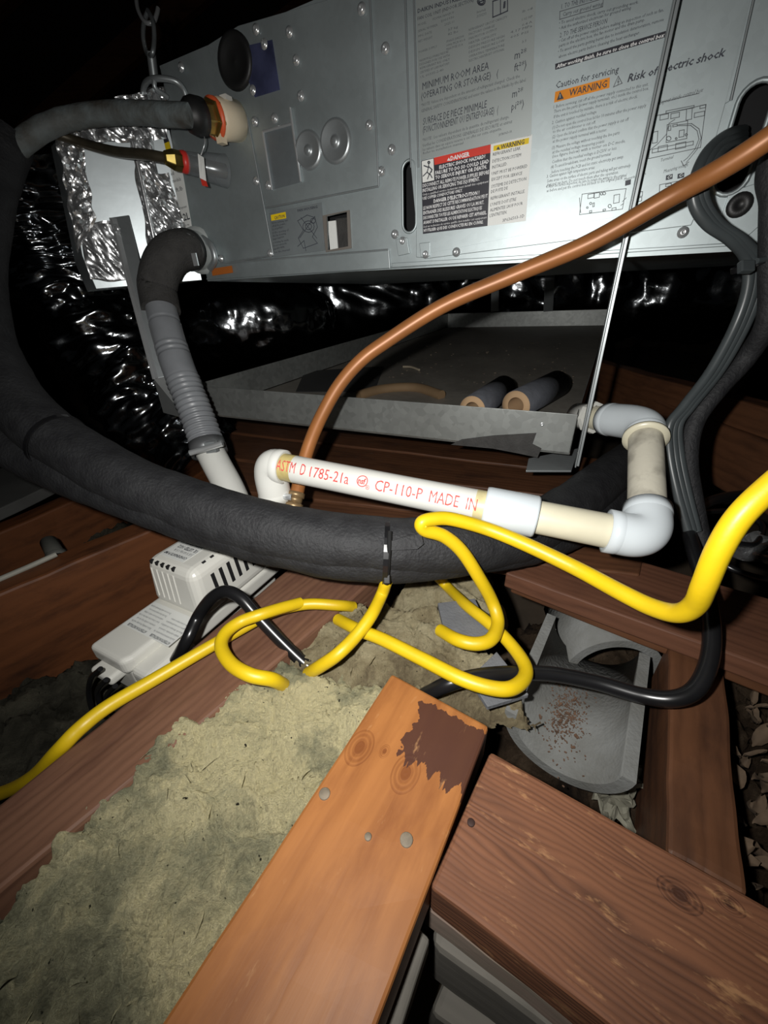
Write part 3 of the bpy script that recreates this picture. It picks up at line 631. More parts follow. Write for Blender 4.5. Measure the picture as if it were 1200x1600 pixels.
def sq(cx, cy, n=10, r=6): return [(cx + r * math.cos(6.283 * k / n), cy + r * math.sin(6.283 * k / n)) for k in range(n + 1)]
strokes([[(770, 2), (782, -2), (793, -4), (793, 17), (782, 22), (770, 27), (770, 2)], [(782, -2), (782, 22)], sq(752, 2, 14, 6), sq(752, 2, 12, 4), [(749, 3), (755, 1)]], INK, NP, 1.3)
q = MB(); fl3(q, 'i', 742, 52, 760, 46, 42, bold=.05); q.build('book_mark', INK, parent=NP, fix=False)

DG = lab('danger_label', [c3(232, 1005), c3(667, 902), c3(647, 1412), c3(243, 1462)], LBLK, .0036)
lab('red_header', [c3(312, 986), c3(667, 903), c3(665, 955), c3(316, 1031)], LRED, .0040, .0003, DG)
lab('pictogram_panel', [c3(236, 1008), c3(309, 990), c3(314, 1126), c3(241, 1142)], LWHT, .0040, .0003, DG)
strokes([[c3(*p) for p in pl] for pl in [[(280, 1020), (278, 1045), (270, 1075), (245, 1100)], [(278, 1040), (300, 1060), (296, 1075)], [(270, 1075), (283, 1090), (272, 1118)], [(250, 1035), (275, 1045)], [(300, 1060), (286, 1085), (300, 1110)], sq(280, 1015, 8, 6)]], INK, DG, 1.6, .0046, 'pictogram')
b = MB(); 
fl3(b, 'DANGER', 415, 1004, 535, 975, 27, bold=.035, off=.0046)
for s, a, h, bo in [('ELECTRIC SHOCK HAZARD!', (345, 1056, 632, 987), 21, .03), ('FAILURE TO DO SO COULD LEAD', (320, 1092, 655, 1018), 22, .03), ('TO SERIOUS INJURY OR DEATH.', (320, 1122, 642, 1052), 22, .03), ('DISCONNECT ALL REMOTE POWER SUPPLIES BEFORE', (241, 1172, 656, 1086), 22, .02), ('INSTALLING OR SERVICING THIS EQUIPMENT.', (241, 1202, 597, 1128), 22, .02), ('Only a qualified service technician must install this equipment', (242, 1224, 652, 1140), 14, .0), ('USE COPPER CONDUCTORS ONLY.', (242, 1250, 490, 1198), 18, .02),
                 ("DANGER D'ELECTROCUTION !", (310, 1268, 595, 1214), 22, .03), ('LE NON RESPECT DE CETTE RECOMMANDATION PEUT', (245, 1312, 647, 1234), 21, .02), ('ENTRAINER DES BLESSURES GRAVES OU LA MORT.', (245, 1342, 625, 1274), 21, .02), ('DECONNECTER TOUTES LES ALIMENTATIONS ELECTRIQUES', (246, 1372, 612, 1308), 20, .02), ("AVANT D'INSTALLER OU DE REPARER CET APPAREIL.", (246, 1402, 642, 1338), 20, .02), ('Seul un technicien de service qualifie doit installer cet equipement', (246, 1424, 642, 1364), 13, 0), ("N'UTILISER QUE DES CONDUCTEURS EN CUIVRE.", (248, 1450, 620, 1396), 18, .02)]:
    fl3(b, s, *a, h, bold=bo, off=.0046)
def tri(mbt, cx, cy, r, off):
    P = [U(*c3(cx + r * math.cos(a), cy + r * math.sin(a)), off) for a in (-1.571, .5236, 2.618)]; mbt.add(P, [(0, 1, 2)])
tri(b, 405, 998, 13, .0046)
b.build('lettering', WINK, parent=DG, fix=False)
WG_ = lab('warning_label', [c3(667, 902), c3(927, 840), c3(886, 1381), c3(647, 1412)], LWHT, .0036)
lab('yellow_header', [c3(685, 912), c3(907, 860), c3(904, 897), c3(683, 945)], LYEL, .0040, .0003, WG_)
b = MB(); fl3(b, 'WARNING', 728, 933, 876, 899, 29, bold=.02, off=.0046); tri(b, 714, 928, 14, .0046)
for s, a in [('REFRIGERANT LEAK', (680, 975, 852, 935)), ('DETECTION SYSTEM', (677, 1018, 855, 977)), ('INSTALLED.', (675, 1056, 770, 1032)), ('UNIT MUST BE POWERED', (672, 1096, 895, 1046)), ('EXCEPT FOR SERVICE', (672, 1132, 862, 1092)), ('SYSTEME DE DETECTION', (670, 1176, 888, 1126)), ('DE FUITE DE', (668, 1208, 772, 1184)), ('REFRIGERANT INSTALLE.', (666, 1250, 880, 1204)), ("L'UNITE DOIT ETRE", (664, 1290, 825, 1254)), ('ALIMENTEE SAUF POUR', (662, 1324, 866, 1280)), ("L'ENTRETIEN.", (660, 1358, 768, 1334)), ('3P636503-1D', (740, 1388, 876, 1358))]:
    fl3(b, s, *a, 20, off=.0046)
b.build('lettering', INK, parent=WG_, fix=False)

SL = lab('service_print', [(862, -10), (1190, -100), (1136, 150), (1092, 310), (862, 345)], GALV, .0036, .0003)
b = MB(); bs = MB()
fl4(b, '1. TO THE INSTALLER', 92, 48, 292, -8, 26); fl4(b, 'Carry out ground wiring', 100, 88, 312, 30, 22)
for s, a in [('• To avoid electric shock, carry out grounding work.', (80, 132, 505, 18)), ('• Ask the authorized electrician for ground wiring.', (80, 160, 468, 48)), ('• Cut off all the power supply before making an inspection of such as fan,', (78, 228, 640, 60)), ('  parts in the electric box, the fan motor and the drain pump.', (80, 254, 540, 112)), ('• To avoid the parts getting burnt due to insulation deterioration, remove', (74, 284, 640, 112)), ('  above electric parts before cleaning the heat exchanger.', (78, 312, 512, 182))]:
    fl4(b, s, *a, 17)
fl4(b, '2. TO THE SERVICE PERSON', 84, 202, 336, 124, 26)
fl4(b, 'Caution for servicing', 62, 475, 398, 388, 36, bold=.005); fl4(b, 'Risk of electric shock', 446, 440, 966, 300, 42, bold=.02, shear=.15)
yy = 582
for s, x0, x1, y0, y1 in [('1. Before servicing, cut off all the power supply connected to this unit.', 50, 558, 582, 458), ('   There are live parts (power supply terminals, etc.) inside the control box.', 52, 560, 606, 480), ('   If the unit is touched by mistake, there is a risk of electric shock.', 52, 500, 634, 524), ('2. Caution against residual voltage', 42, 280, 666, 606), ('   (1) Do not open the control box lid for 10 minutes after the power supply', 44, 546, 692, 572), ('       to the air conditioner is cut off.', 46, 276, 714, 662), ('   (2) Open the lid and confirm that the power supply is cut off', 44, 452, 742, 646), ('       at the power supply terminal with a tester.', 46, 336, 766, 702), ('   (3) Measure the voltage without touching the live parts', 42, 404, 800, 718), ('       at the residual voltage measuring points', 44, 322, 824, 764), ('       (see figure below) with a tester on DC mode.', 44, 436, 846, 762), ('       Confirm that the residual voltage is DC50V or less.', 42, 390, 876, 800), ('   (4) To avoid breakdown, touch the ground terminal', 36, 356, 904, 832), ('       before touching the PCB and let static electricity get away.', 40, 426, 930, 846), ('3. Caution against high temperature areas', 14, 270, 954, 904), ('   Some areas on the surface of electric parts and tubing will get extremely', 16, 462, 978, 894), ('   hot and can burn. Do not touch them after the operation.', 18, 398, 998, 930), ('4. After the service inspection, be sure to return the wiring to the original', 10, 440, 1008, 946), ('   as before and put the control box lid back to the original place.', 14, 420, 1030, 960)]:
    fl4(bs, s, x0, y0, x1, y1, 17)
fl4(bs, 'Layout inside control box', 618, 560, 848, 492, 24, shear=.2); fl4(bs, 'Measuring voltage', 640, 928, 770, 890, 20); fl4(bs, 'Terminal', 622, 868, 690, 848, 18); fl4(bs, 'Measuring voltage', 428, 968, 545, 936, 16)
b.build('lettering', INK, parent=SL, fix=False); bs.build('small_lettering', INKG, parent=SL, fix=False)
lab('black_band', [c4(60, 342), c4(692, 154), c4(688, 188), c4(60, 374)], LBLK, .0040, .0003, SL)
b = MB(); fl4(b, 'After working finish, be sure to close the control box lid.', 66, 366, 682, 186, 20, bold=.025, shear=.2, off=.0046); b.build('band_lettering', WINK, parent=SL, fix=False)
lab('orange_band', [c4(60, 492), c4(353, 414), c4(350, 470), c4(54, 550)], LORG, .0040, .0003, SL)
b = MB(); fl4(b, 'WARNING', 132, 516, 334, 466, 36, bold=.01, off=.0046)
P = [U(*c4(*p), .0046) for p in [(86, 490), (106, 528), (68, 538)]]; b.add(P, [(0, 1, 2)])
for x0 in (440, 652, 715):
    pass
for px in [((436, 968), (466, 960), (464, 988), (434, 996)), ((654, 940), (690, 931), (688, 958), (652, 966)), ((716, 932), (752, 924), (750, 950), (714, 958)), ((490, 962), (518, 956), (516, 980), (488, 986))]:
    b.add([U(*c4(*p), .0044) for p in px], [(0, 1, 2, 3)])
b.build('band_marks', INK, parent=SL, fix=False)
b = MB(); fl4(b, 'C+', 659, 960, 684, 952, 18, off=.0048, bold=.03); fl4(b, 'C-', 721, 951, 746, 943, 18, off=.0048, bold=.03)
P = [U(*c4(*p), .0048) for p in [(84, 504), (88, 503), (88, 524), (84, 525)]]; b.add(P, [(0, 1, 2, 3)]); b.build('mark_lettering', LSIL, parent=SL, fix=False)
D4 = lambda pl: [c4(*p) for p in pl]
def rc(x, y, wd, h, k=-.2): return [(x, y), (x + wd, y + k * wd), (x + wd - .06 * h, y + k * wd + h), (x - .06 * h, y + h), (x, y)]
draw = [[(85, 62), (318, -8), (314, 36), (84, 104), (85, 62)], [(398, 408), (418, 446), (372, 466), (398, 408)], [(400, 422), (394, 440), (402, 436), (396, 452)],
        [(590, 622), (868, 560), (838, 790), (560, 850), (590, 622)], rc(654, 595, 150, 12), rc(622, 618, 45, 26), rc(680, 610, 46, 26), rc(764, 584, 30, 60), rc(806, 606, 54, 24), rc(836, 566, 30, 16), rc(660, 668, 110, 96), rc(668, 676, 12, 24), rc(690, 670, 24, 10), rc(725, 700, 26, 36), rc(612, 786, 50, 28), rc(706, 770, 54, 30), rc(580, 800, 220, 20), rc(584, 708, 26, 60), sq(668, 742, 12, 12), sq(708, 742, 8, 5), sq(762, 722, 8, 6),
        [(720, 668), (790, 662), (830, 690), (842, 740), (820, 800), (780, 850), (762, 870)], [(712, 674), (786, 672), (820, 700), (830, 745), (808, 800), (768, 846), (748, 862)], [(735, 862), (748, 888), (775, 868)], [(700, 640), (670, 660), (655, 720), (610, 770), (560, 810), (520, 900)], [(610, 552), (830, 500)],
        [(204, 1040), (440, 1010), (420, 1120), (190, 1150), (204, 1040)], rc(236, 1042, 32, 22), rc(270, 1036, 28, 26), rc(375, 1046, 30, 44), sq(322, 1036, 8, 8), sq(308, 1038, 8, 7), sq(250, 1090, 8, 6), sq(352, 1104, 10, 9), sq(232, 1112, 6, 5), rc(262, 1088, 8, 20), rc(364, 1116, 22, 12), rc(244, 1130, 12, 10), rc(316, 1122, 14, 8), [(420, 1080), (440, 1060)], [(412, 1100), (426, 1090)], [(190, 1060), (196, 1140)],
        rc(620, 990, 110, 48), rc(652, 988, 30, 12), rc(498, 1032, 30, 24), rc(494, 1062, 30, 20)]
strokes([D4(p) for p in draw], INKG, SL, .8, .0042)
# small printed labels on the left plates
CL = lab('caution_label', [(420, 333), (502, 316), (508, 391), (428, 402)], galv('caution_plate', (.27, .30, .31), .45, .5), .0032, .0004)
lab('yellow_header', [(423, 336), (446, 331), (447, 341), (424, 345)], LYEL, .0037, .0003, CL)
b = MB(); face_line(b, 'CAUTION', 429, 343, 445, 339.5, 5, bold=.02)
for k, s in enumerate(['Before servicing, turn', 'off all the power.', 'Do not put fingers', 'in the opening of', 'the fan housing.', 'Danger of injury from', 'a rotating fan inside.', 'Do not remove the', 'plate while running.', 'See the manual']):
    y = 350 + k * 5.1; face_line(b, s, 425 + k * .35, y, 450 - (k % 3) * 4 + k * .3, y - 4.6, 3.2)
face_line(b, 'FAN HOUSING', 465, 331, 496, 325, 4, bold=.02)
b.build('lettering', INK, parent=CL, fix=False)
strokes([[(465, 345), (480, 336), (492, 340), (496, 355), (488, 370), (496, 380), (474, 388), (466, 372), (474, 360), (465, 345)], sq(482, 354, 12, 9), sq(482, 354, 9, 5), [(470, 340), (495, 372)], [(468, 372), (492, 338)], [(465, 385), (475, 376), (478, 392)], sq(489, 345, 8, 4)], INK, CL, 1.1)
OL = lab('orange_label', [(330, 420), (362, 415), (364, 426), (332, 431)], mat('brown_orange_label', (.42, .12, .02), .5), .0078, .0004)
# black and yellow sticker, pipe-size sheet and hanging tag by the pipe stubs
BL = lab('black_sticker', [(240, 203), (255, 197), (264, 221), (247, 228)], LBLK, .004, .0004)
lab('yellow_strip', [(247, 228), (264, 221), (267, 233), (249, 239)], LYEL, .004, .0004, BL)
TS = lab('text_sticker', [(257, 265), (284, 262), (300, 356), (278, 362)], LWHT, .0035, .0004)
b = MB(); face_line(b, 'A2L', 281, 347, 297, 342, 11, bold=.02); face_line(b, 'Liquid', 260, 277, 272, 273, 6); face_line(b, 'Gas models', 262, 288, 283, 282, 6); face_line(b, '0.2 ft.lb', 265, 303, 286, 297, 7); face_line(b, 'Refrigerant', 278, 328, 292, 324, 4); face_line(b, 'type', 282, 355, 296, 352, 4); b.build('lettering', INK, parent=TS, fix=False)

# ---- pipe stubs (parts of the unit): gas stub with cream cap, liquid stub with red ring
def along(a, b, t): return V(a) * (1 - t) + V(b) * t
g0, g1 = U(372, 190, .001), U(318, 183, .052)
b = MB(); b.lathe(g0, g1 - g0, [(0, .014), (.001, .021), (.030, .0215), (.034, .020), (.036, .013)], 24); b.obox(U(336, 207, .04), UE * .009, -ZZ * .011, UM * .01); b.build('cream_collar', CREAM, parent=unit)
b = MB(); b.obox(U(344, 157, .03), UE * .010, ZZ * .005, UM * .012); b.build('collar_tab', mat('milky_tab', (.62, .60, .55), .5), parent=unit)
gd = (g1 - g0).normalized()
b = MB(); b.lathe(g0 + gd * .034, gd, [(0, .0205), (.008, .0205), (.009, .015)], 6, smooth=False); b.build('brass_hex', BRASS, parent=unit, bevel=.001)
b = MB(); b.lathe(g0 + gd * .036, gd, [(0, .0212), (.004, .0212), (.0045, .016)], 24); b.build('red_ring', mat('red_orange_ring', (.75, .12, .04), .45), parent=unit)
b = MB(); b.lathe(g0 + gd * .042, gd, [(0, .012), (.0, .0165), (.012, .0165), (.018, .012), (.020, .010)], 6, smooth=False); b.build('flare_nut', BRASS, parent=unit, bevel=.001)
l0, l1 = U(352, 268, .001), U(290, 254, .050)
ld = (l1 - l0).normalized(); LL = (l1 - l0).length
b = MB(); b.lathe(l0, ld, [(0, .020), (.004, .019), (LL * .5, .0165), (LL * .55, .014), (LL, .0125)], 20); b.build('milky_sleeve', CLEAR, parent=unit)
b = MB(); b.lathe(l0, ld, [(0, .009), (LL, .009)], 16); b.build('pipe_stub', OLIVEPIPE, parent=unit)
b = MB(); b.lathe(l1 - ld * .002, ld, [(0, .012), (.004, .0128), (.008, .012), (.009, .008)], 20); b.build('red_ring', REDP, parent=unit)
b = MB(); b.lathe(l1 + ld * .004, ld, [(0, .0115), (.012, .0118), (.022, .008), (.024, .006)], 6, smooth=False); b.build('flare_nut', mat('aged_brass', (.33, .25, .07), .3, .9, .5, 60), parent=unit, bevel=.001)
# wired tag
b = MB(); b.quadprism([U(309, 240, .06), U(318, 246, .06), U(322, 283, .058), U(312, 278, .06)], UM * .0005); TG = b.build('white_tag', LWHT, parent=unit)
b = MB(); b.quadprism([U(313, 279, .0605), U(322, 283, .0605), U(325, 292, .0605), U(316, 290, .0605)], UM * .0004); b.build('red_tag_end', LRED, parent=TG)
b = MB(); b.tube(spline([U(316, 200, .05), U(320, 222, .058), U(314, 242, .061)], 6), .0006, 6); b.build('tag_wire', CHROME, parent=unit)
# drain socket
dr0 = U(312, 392, .001); dr1 = U(300, 391, .022); dd = (dr1 - dr0).normalized()
b = MB(); b.lathe(dr0, dd, [(0, .033), (.004, .033), (.006, .028), (.010, .0265), (.04, .0265)], 28); b.build('drain_socket', mat('pale_grey_socket', (.50, .53, .52), .4), parent=unit)
b = MB(); b.tube(spline([U(316, 372, .01), U(330, 384, .012), U(336, 405, .012), U(328, 420, .01)], 6), .005, 8); b.build('socket_bracket', STRAPM, parent=unit)

# ================================================================== foil duct collar at the unit's left end
foil = empty('foil_plenum', U(170, 470, -.01), 'foil faced plenum box with crumpled silver tape left of the unit', 'duct plenum', rot=ROT)
def fpan(px, off, th, name, m): 
    mb = MB(); mb.prism([U(x, y, off) for x, y in px], [], UM * th); return mb.build(name, m, parent=foil, bevel=.001)
def PLN(x, y, off=0.0):                            # the plenum's face, flared towards the room
    a, b_, c = U(252, 160, -.002), U(312, 438, -.002), Pd(100, 300, .556)
    n = (b_ - a).cross(c - a).normalized(); n = n if n.dot(C - a) > 0 else -n
    return Pp(x, y, a + n * off, n)
mb = MB(); mb.prism([PLN(*p) for p in [(84, 178), (256, 160), (316, 438), (150, 452), (128, 400)]], [], (UM * .5 - UE).normalized() * .12); mb.build('board_panel', FOILP, parent=foil, bevel=.001)
def crumple(px, off, name, nu=60, nv=16, amp=.006, sc=70, m=FOIL):
    a, b, c, d = [PLN(x, y, off) for x, y in px]
    nn = (b - a).cross(d - a).normalized(); nn = nn if nn.dot(C - a) > 0 else -nn
    def fn(u, v):
        p = (a * (1 - u) + b * u) * (1 - v) + (d * (1 - u) + c * u) * v
        q = p * sc * .45; e = min(1, 6 * min(u, 1 - u, v, 1 - v) + .25)
        w1 = (b - a).length * 60; w2 = (d - a).length * 60; sk = u * w1 * .55 + v * w2 * .8; tk = u * w1 * .8 - v * w2 * .55
        h = (.9 - 1.8 * abs(noise.noise(V((sk * .55, tk * 1.5, px[0][0])))) + .5 * noise.noise(V((sk * 1.3, tk * 2.9, px[0][1]))) - .3) * amp * .8 * e
        s = noise.noise_vector(p * 45) * .004
        return p + nn * h + V((s.x, s.y, s.z)) * (1 if min(u, 1 - u, v, 1 - v) < .02 else .3)
    mb = MB(); mb.grid(fn, nu, nv, False); return mb.build(name, m, parent=foil, fix=False)
crumple([(82, 185), (120, 178), (148, 342), (122, 396)], .004, 'foil_tape', 20, 60, .008, 60)
crumple([(84, 168), (180, 156), (188, 196), (92, 206)], .005, 'foil_tape', 40, 22, .010, 55)
crumple([(118, 186), (258, 178), (262, 216), (128, 226)], .006, 'foil_tape', 50, 18, .007, 50)
crumple([(196, 170), (230, 166), (268, 400), (234, 408)], .006, 'foil_tape', 16, 70, .007, 65)
crumple([(122, 350), (180, 345), (205, 440), (140, 436)], .003, 'foil_tape', 30, 40, .004, 60)
crumple([(236, 270), (262, 268), (292, 366), (262, 372)], .008, 'foil_tape', 14, 40, .008, 80)
crumple([(180, 152), (300, 122), (296, 150), (190, 186)], .004, 'foil_tape', 40, 16, .010, 60)
b = MB(); b.tube([PLN(207, 222, .009), PLN(246, 398, .009)], .0035, 10); b.build('seam_bead', FOIL, parent=foil)

# ================================================================== hangers
hg = empty('hook_hanger', U(236, 150, .0), 'open zinc hook and link holding the unit from above', 'hook')
b = MB(); b.tube(spline([Pd(x, y, .56) for x, y in [(226, -60), (214, -20), (214, 8), (221, 27), (230, 36), (240, 34), (245, 22), (247, 13)]], 8), .0028, 10); b.build('wire_hook', CHROME, parent=hg)
b = MB()
b.tube(spline([Pd(*p) for p in [(231, 18, .57), (225, 36, .57), (224, 60, .57), (230, 84, .57), (238, 84, .55), (241, 60, .55), (239, 34, .55), (232, 18, .56), (231, 18, .57)]], 6), .0030, 10); b.build('link', STRAPM, parent=hg)
b = MB(); b.tube([Pd(236, 82, .56), Pd(241, 122, .575)], .0062, 12); b.build('threaded_end', STRAPM, parent=hg)
b = MB()
b.tube(spline([U(222, 162, .012), U(226, 133, .02), U(241, 123, .03), U(272, 126, .02), U(287, 140, .01), U(292, 158, .006)], 6), .0035, 8)
b.tube(spline([U(241, 124, .03), U(243, 138, .03), U(262, 152, .015)], 5), .003, 8); b.build('ear_bracket', STRAPM, parent=hg)
b = MB(); b.lathe(U(247, 156, .02), -UM, [(0, .006), (.006, .006), (.007, .004), (.008, 0)], 6, smooth=False); b.build('hex_nut', CHROME, parent=hg)

def bar(mb, p0, p1, wvec, tvec): 
    p0, p1, wv, tv = V(p0), V(p1), V(wvec), V(tvec); mb.obox(p0 - wv / 2 - tv / 2, wv, tv, p1 - p0)
hr = empty('steel_hanger', U(895, 735, .03), 'thin vertical steel hanger in front of the unit holding the pan corner', 'hanger', 'hanger')
del hr['group']
top, bot = U(1062, -40, .028), U(899, 728, .036)
top = top + (top - bot) * .8
vw = (C - (top + bot) / 2).normalized(); side = (bot - top).normalized().cross(vw).normalized()
b = MB(); bar(b, top, bot, (UM * .014), (UE * .0018)); b.build('hanger_strip', STRAPM, parent=hr, bevel=.0006)
b = MB(); bar(b, top + UE * .0022, bot + UE * .0022, (UM * .0018), (UE * .0045)); b.build('hanger_edge', STRAPM, parent=hr, bevel=.0005)
b = MB(); b.quadprism([Pz(826, 716, .405), Pz(822, 735, .402), Pz(893, 735, .402), Pz(905, 700, .405)], ZZ * -.003); b.build('foot_plate', STRAPM, parent=hr, bevel=.0006)
hl = empty('steel_hanger', Pd(255, 640, .66), 'bent steel angle hanging left of the grey drain hose', 'hanger')
b = MB(); q = [Pd(172, 340, .575), Pd(200, 336, .585), Pd(260, 588, .60), Pd(240, 592, .595)]
b.quadprism(q, UM * .002); b.build('angle_web', STRAPM, parent=hl, bevel=.0005)
b = MB(); b.quadprism([Pd(170, 340, .572), Pd(174, 340, .572), Pd(242, 592, .592), Pd(238, 593, .592)], UM * .02); b.build('angle_edge', CHROME, parent=hl, bevel=.0005)
b = MB(); b.quadprism([Pd(240, 592, .595), Pd(260, 588, .60), Pd(292, 655, .64), Pd(255, 645, .63)], UM * .002); b.build('angle_foot', galv('dark_foot', (.12, .125, .125), .45, .6), parent=hl, bevel=.0005)
b = MB(); b.lathe(Pd(184, 358, .576), -UM, [(0, .006), (.003, .006), (.005, .003), (.005, 0)], 8); b.build('bolt', CHROME, parent=hl)
for k, (x0, x1, lb) in enumerate([(767, 779, 'left steel strap behind the pan, under the unit'), (853, 868, 'right steel strap behind the pan, nearer the thin hanger')]):
    b = MB(); q = [Pd(x0 + 2, 370, 1.28), Pd(x1 + 2, 368, 1.28), Pd(x1 - 4 * k, 486, 1.44), Pd(x0 - 4 * k, 487, 1.44)]
    b.quadprism(q, UM * .003); tag(b.build('steel_strap', STRAPM, bevel=.0006), lb, 'strap')

# ================================================================== drain pan
FRp, FLp, BRp, BLp = Pd(903, 648, .497), Pd(300, 602, .72), Pd(955, 483, 1.38), Pd(700, 490, 1.6)
pan = empty('drain_pan', (FRp + FLp + BRp + BLp) / 4 - ZZ * .07, 'galvanised drain pan with dusty floor hanging below the unit', 'pan')
hl_ = .055
dn = -ZZ * hl_
def lip(a, b, inn, name, h=hl_):
    mb = MB(); t = (inn).normalized() * .0015
    mb.box8([a - ZZ * h, b - ZZ * h, b - ZZ * h + t, a - ZZ * h + t, a, b, b + t, a + t]); return mb.build(name, GALV_D, parent=pan, bevel=.0004)
lip(FLp, FRp, (BRp - FRp), 'front_lip'); lip(BLp, BRp, (FRp - BRp), 'back_lip', .07); lip(FLp, BLp, (FRp - FLp), 'left_lip', .05); lip(FRp, BRp, (FLp - FRp), 'right_lip')
mb = MB(); mb.box8([p - ZZ * .0545 for p in (FLp, FRp, BRp, BLp)] + [p - ZZ * .052 for p in (FLp, FRp, BRp, BLp)]); mb.build('pan_floor', PANF, parent=pan)
b = MB(); fn_ = (FRp - FLp).cross(ZZ).normalized()
pp = Pp(847, 663, FRp, fn_); b.lathe(pp, fn_, [(0, .0028), (.0006, .0028), (.0008, .0016), (.0004, .0008), (.0004, 0)], 12); b.build('rivet', CHROME, parent=pan)
b = MB(); b.prism([Pp(x, y, FRp, fn_) + fn_ * .001 for x, y in [(705, 694), (722, 686), (770, 680), (838, 676), (832, 693), (846, 700), (840, 714), (812, 708), (770, 700)]], [], fn_ * .0015); b.build('tape_patch', DGREYFOAM, parent=pan)
def onpan(x, y, h=0.0):
    n = (FRp - FLp).cross(BRp - FRp).normalized(); n = n if n.z > 0 else -n
    return Pp(x, y, FRp - ZZ * .052 + n * h, n)
tu = lambda p, q, t: p + (q - p) * t
# foam tubes lying in the pan
for k, (a, b_, r, lb) in enumerate([((806, 634), (874, 598), .0245, 'right slate foam tube with tan open end in the pan'), ((738, 640), (790, 604), .0225, 'left slate foam tube in the pan, behind its neighbour')]):
    pa, pb = onpan(a[0], a[1], r), onpan(b_[0], b_[1], r); ax = (pb - pa).normalized(); L_ = .155 if k == 0 else .14
    r_ = empty('foam_tube', pa, lb, 'foam tube')
    b = MB(); b.lathe(pa, ax, [(0, r * .62), (0, r), (L_, r), (L_, r * .6)], 32); b.build('sleeve', TUBEFOAM, parent=r_)
    b = MB(); b.lathe(pa - ax * .0006, ax, [(0, r * .55), (0, r * .97), (.004, r * .97)], 32); b.lathe(pa, ax, [(0, r * .55), (L_ * .9, r * .55)], 24); b.build('core', TAN, parent=r_)
b = MB(); n_ = 30
pr = spline([onpan(x, y, .006) for x, y in [(560, 618), (600, 608), (650, 606), (690, 618)]], 8)
b.tube(pr, .010, 14); tag(b.build('paper_roll', TANF), 'flattened tan paper roll behind the pan front lip', 'paper')
b = MB(); b.quadprism([onpan(476, 580, .0015), onpan(462, 612, .0015), onpan(585, 612, .0015), onpan(600, 572, .0015)], -ZZ * .001); tag(b.build('foam_sheet', mat('dark_sheet', (.03, .03, .03), .8)), 'flat dark sheet on the pan floor at left', 'sheet')
rnd = random.Random(5); b = MB()
for k in range(140):
    x, y = rnd.uniform(560, 900), rnd.uniform(535, 600); p = onpan(x, y, .001); s = rnd.uniform(.001, .006); a = rnd.uniform(0, 6.3)
    d1 = V((math.cos(a), math.sin(a), 0)) * s; d2 = V((-math.sin(a), math.cos(a), 0)) * s * rnd.uniform(.2, .7)
    b.obox(p, d1, d2, ZZ * s * .3)
tag(b.build('debris', mat('pan_crumbs', (.20, .16, .12), .9, 0, .7, 300)), 'crumbs and shavings scattered on the pan floor', 'debris', kind='stuff')
for (x, y, x2, y2) in [(630, 573, 655, 578), (636, 602, 650, 608)]:
    b = MB(); b.tube(spline([onpan(x, y, .003), onpan((x + x2) / 2, (y + y2) / 2 - 2, .004), onpan(x2, y2, .003)], 5), .0028, 8)
    tag(b.build('wood_chip', mat('pale_chip', (.35, .30, .22), .8)), 'larger pale chip towards the middle of the pan' if y < 590 else 'small pale chip close behind the pan front lip', 'chip')

# ================================================================== black flexible ducts
def duct(cp, r, label, seed, seg=72, n=14, wr=.14, m=DUCT):
    pts = spline(cp, n); N_ = len(pts)
    L_ = sum((pts[i + 1] - pts[i]).length for i in range(N_ - 1))
    def rr(t, a):
        c, s = math.cos(a * 6.2832), math.sin(a * 6.2832); q = V((t * L_ / r * 1.2, c * 1.1, s * 1.1 + seed))
        return r * (1 + wr * noise.noise(q * 1.1) + wr * .45 * (1 - 2 * abs(noise.noise(V((q.x * 2.4 + 1.5 * c, c * 2.2, s * 2.2 - seed))))) + wr * .8 * (abs(noise.noise(V((q.x * 3.6, c * 1.6 + .4 * q.x, s * 1.6 + seed)))) - .25) + wr * .22 * noise.noise(V((q.x * 9, c * 4, s * 4 + seed))))
    mb = MB(); mb.tube(pts, rr, seg); return tag(mb.build('flexible_duct', m, fix=False), label, 'duct')
duct([Pd(0, 235, .74), Pd(70, 370, .84), Pd(130, 470, .90), Pd(190, 570, .94), Pd(250, 650, .97), Pd(325, 720, 1.0)], .112, 'large crumpled dark duct sagging at left behind the grey hose', 2, 110, 30, .22)
duct([Pd(300, 530, 1.16), Pd(350, 508, 1.12), Pd(420, 497, 1.14), Pd(462, 500, 1.2), Pd(480, 505, 1.3)], .10, 'dark foil duct rounding the left end of the pan', 5, 80, 22, .10)
duct([Pd(380, 470, 1.9), Pd(560, 465, 1.85), Pd(720, 450, 1.9), Pd(900, 455, 1.85), Pd(1060, 450, 1.75), Pd(1300, 440, 1.6)], .20, 'far black duct crossing behind the pan and straps', 9, 80, 22, .16)

# ================================================================== drain hose
dh = empty('drain_hose', Pd(340, 745, .6), 'grey corrugated drain hose with foam elbow and white pipe end', 'hose')
P0 = dr1 + dd * .006
pts = [P0] + arc(P0 + dd * .012, U(250, 392, .075), Pd(246, 452, .600), 10) + [Pd(252, 485, .598)]
b = MB(); b.tube(spline(pts, 3), .0275, 28); b.build('foam_elbow', DGREYFOAM, parent=dh)
b = MB(); b.lathe(P0, dd, [(0, .0255), (.0, .0285), (.009, .0285), (.009, .027)], 28); CLP = b.build('hose_clamp', mat('black_clamp', (.02, .02, .02), .4), parent=dh)
b = MB(); b.obox(U(300, 396, .058), UE * .009, UM * -.002, ZZ * -.016); b.build('clamp_plate', CHROME, parent=CLP)
b = MB(); b.tube(spline([U(280, 374, .052), U(290, 368, .046), U(302, 374, .038)], 5), .0042, 8); b.build('clamp_screw', CHROME, parent=CLP)
h0, h1, h2, h3, h4 = Pd(252, 482, .597), Pd(262, 522, .594), Pd(279, 575, .592), Pd(312, 660, .588), Pd(326, 702, .583)
ax = spline([h0, h1, h2, h3, h4], 40)
L_ = [0]
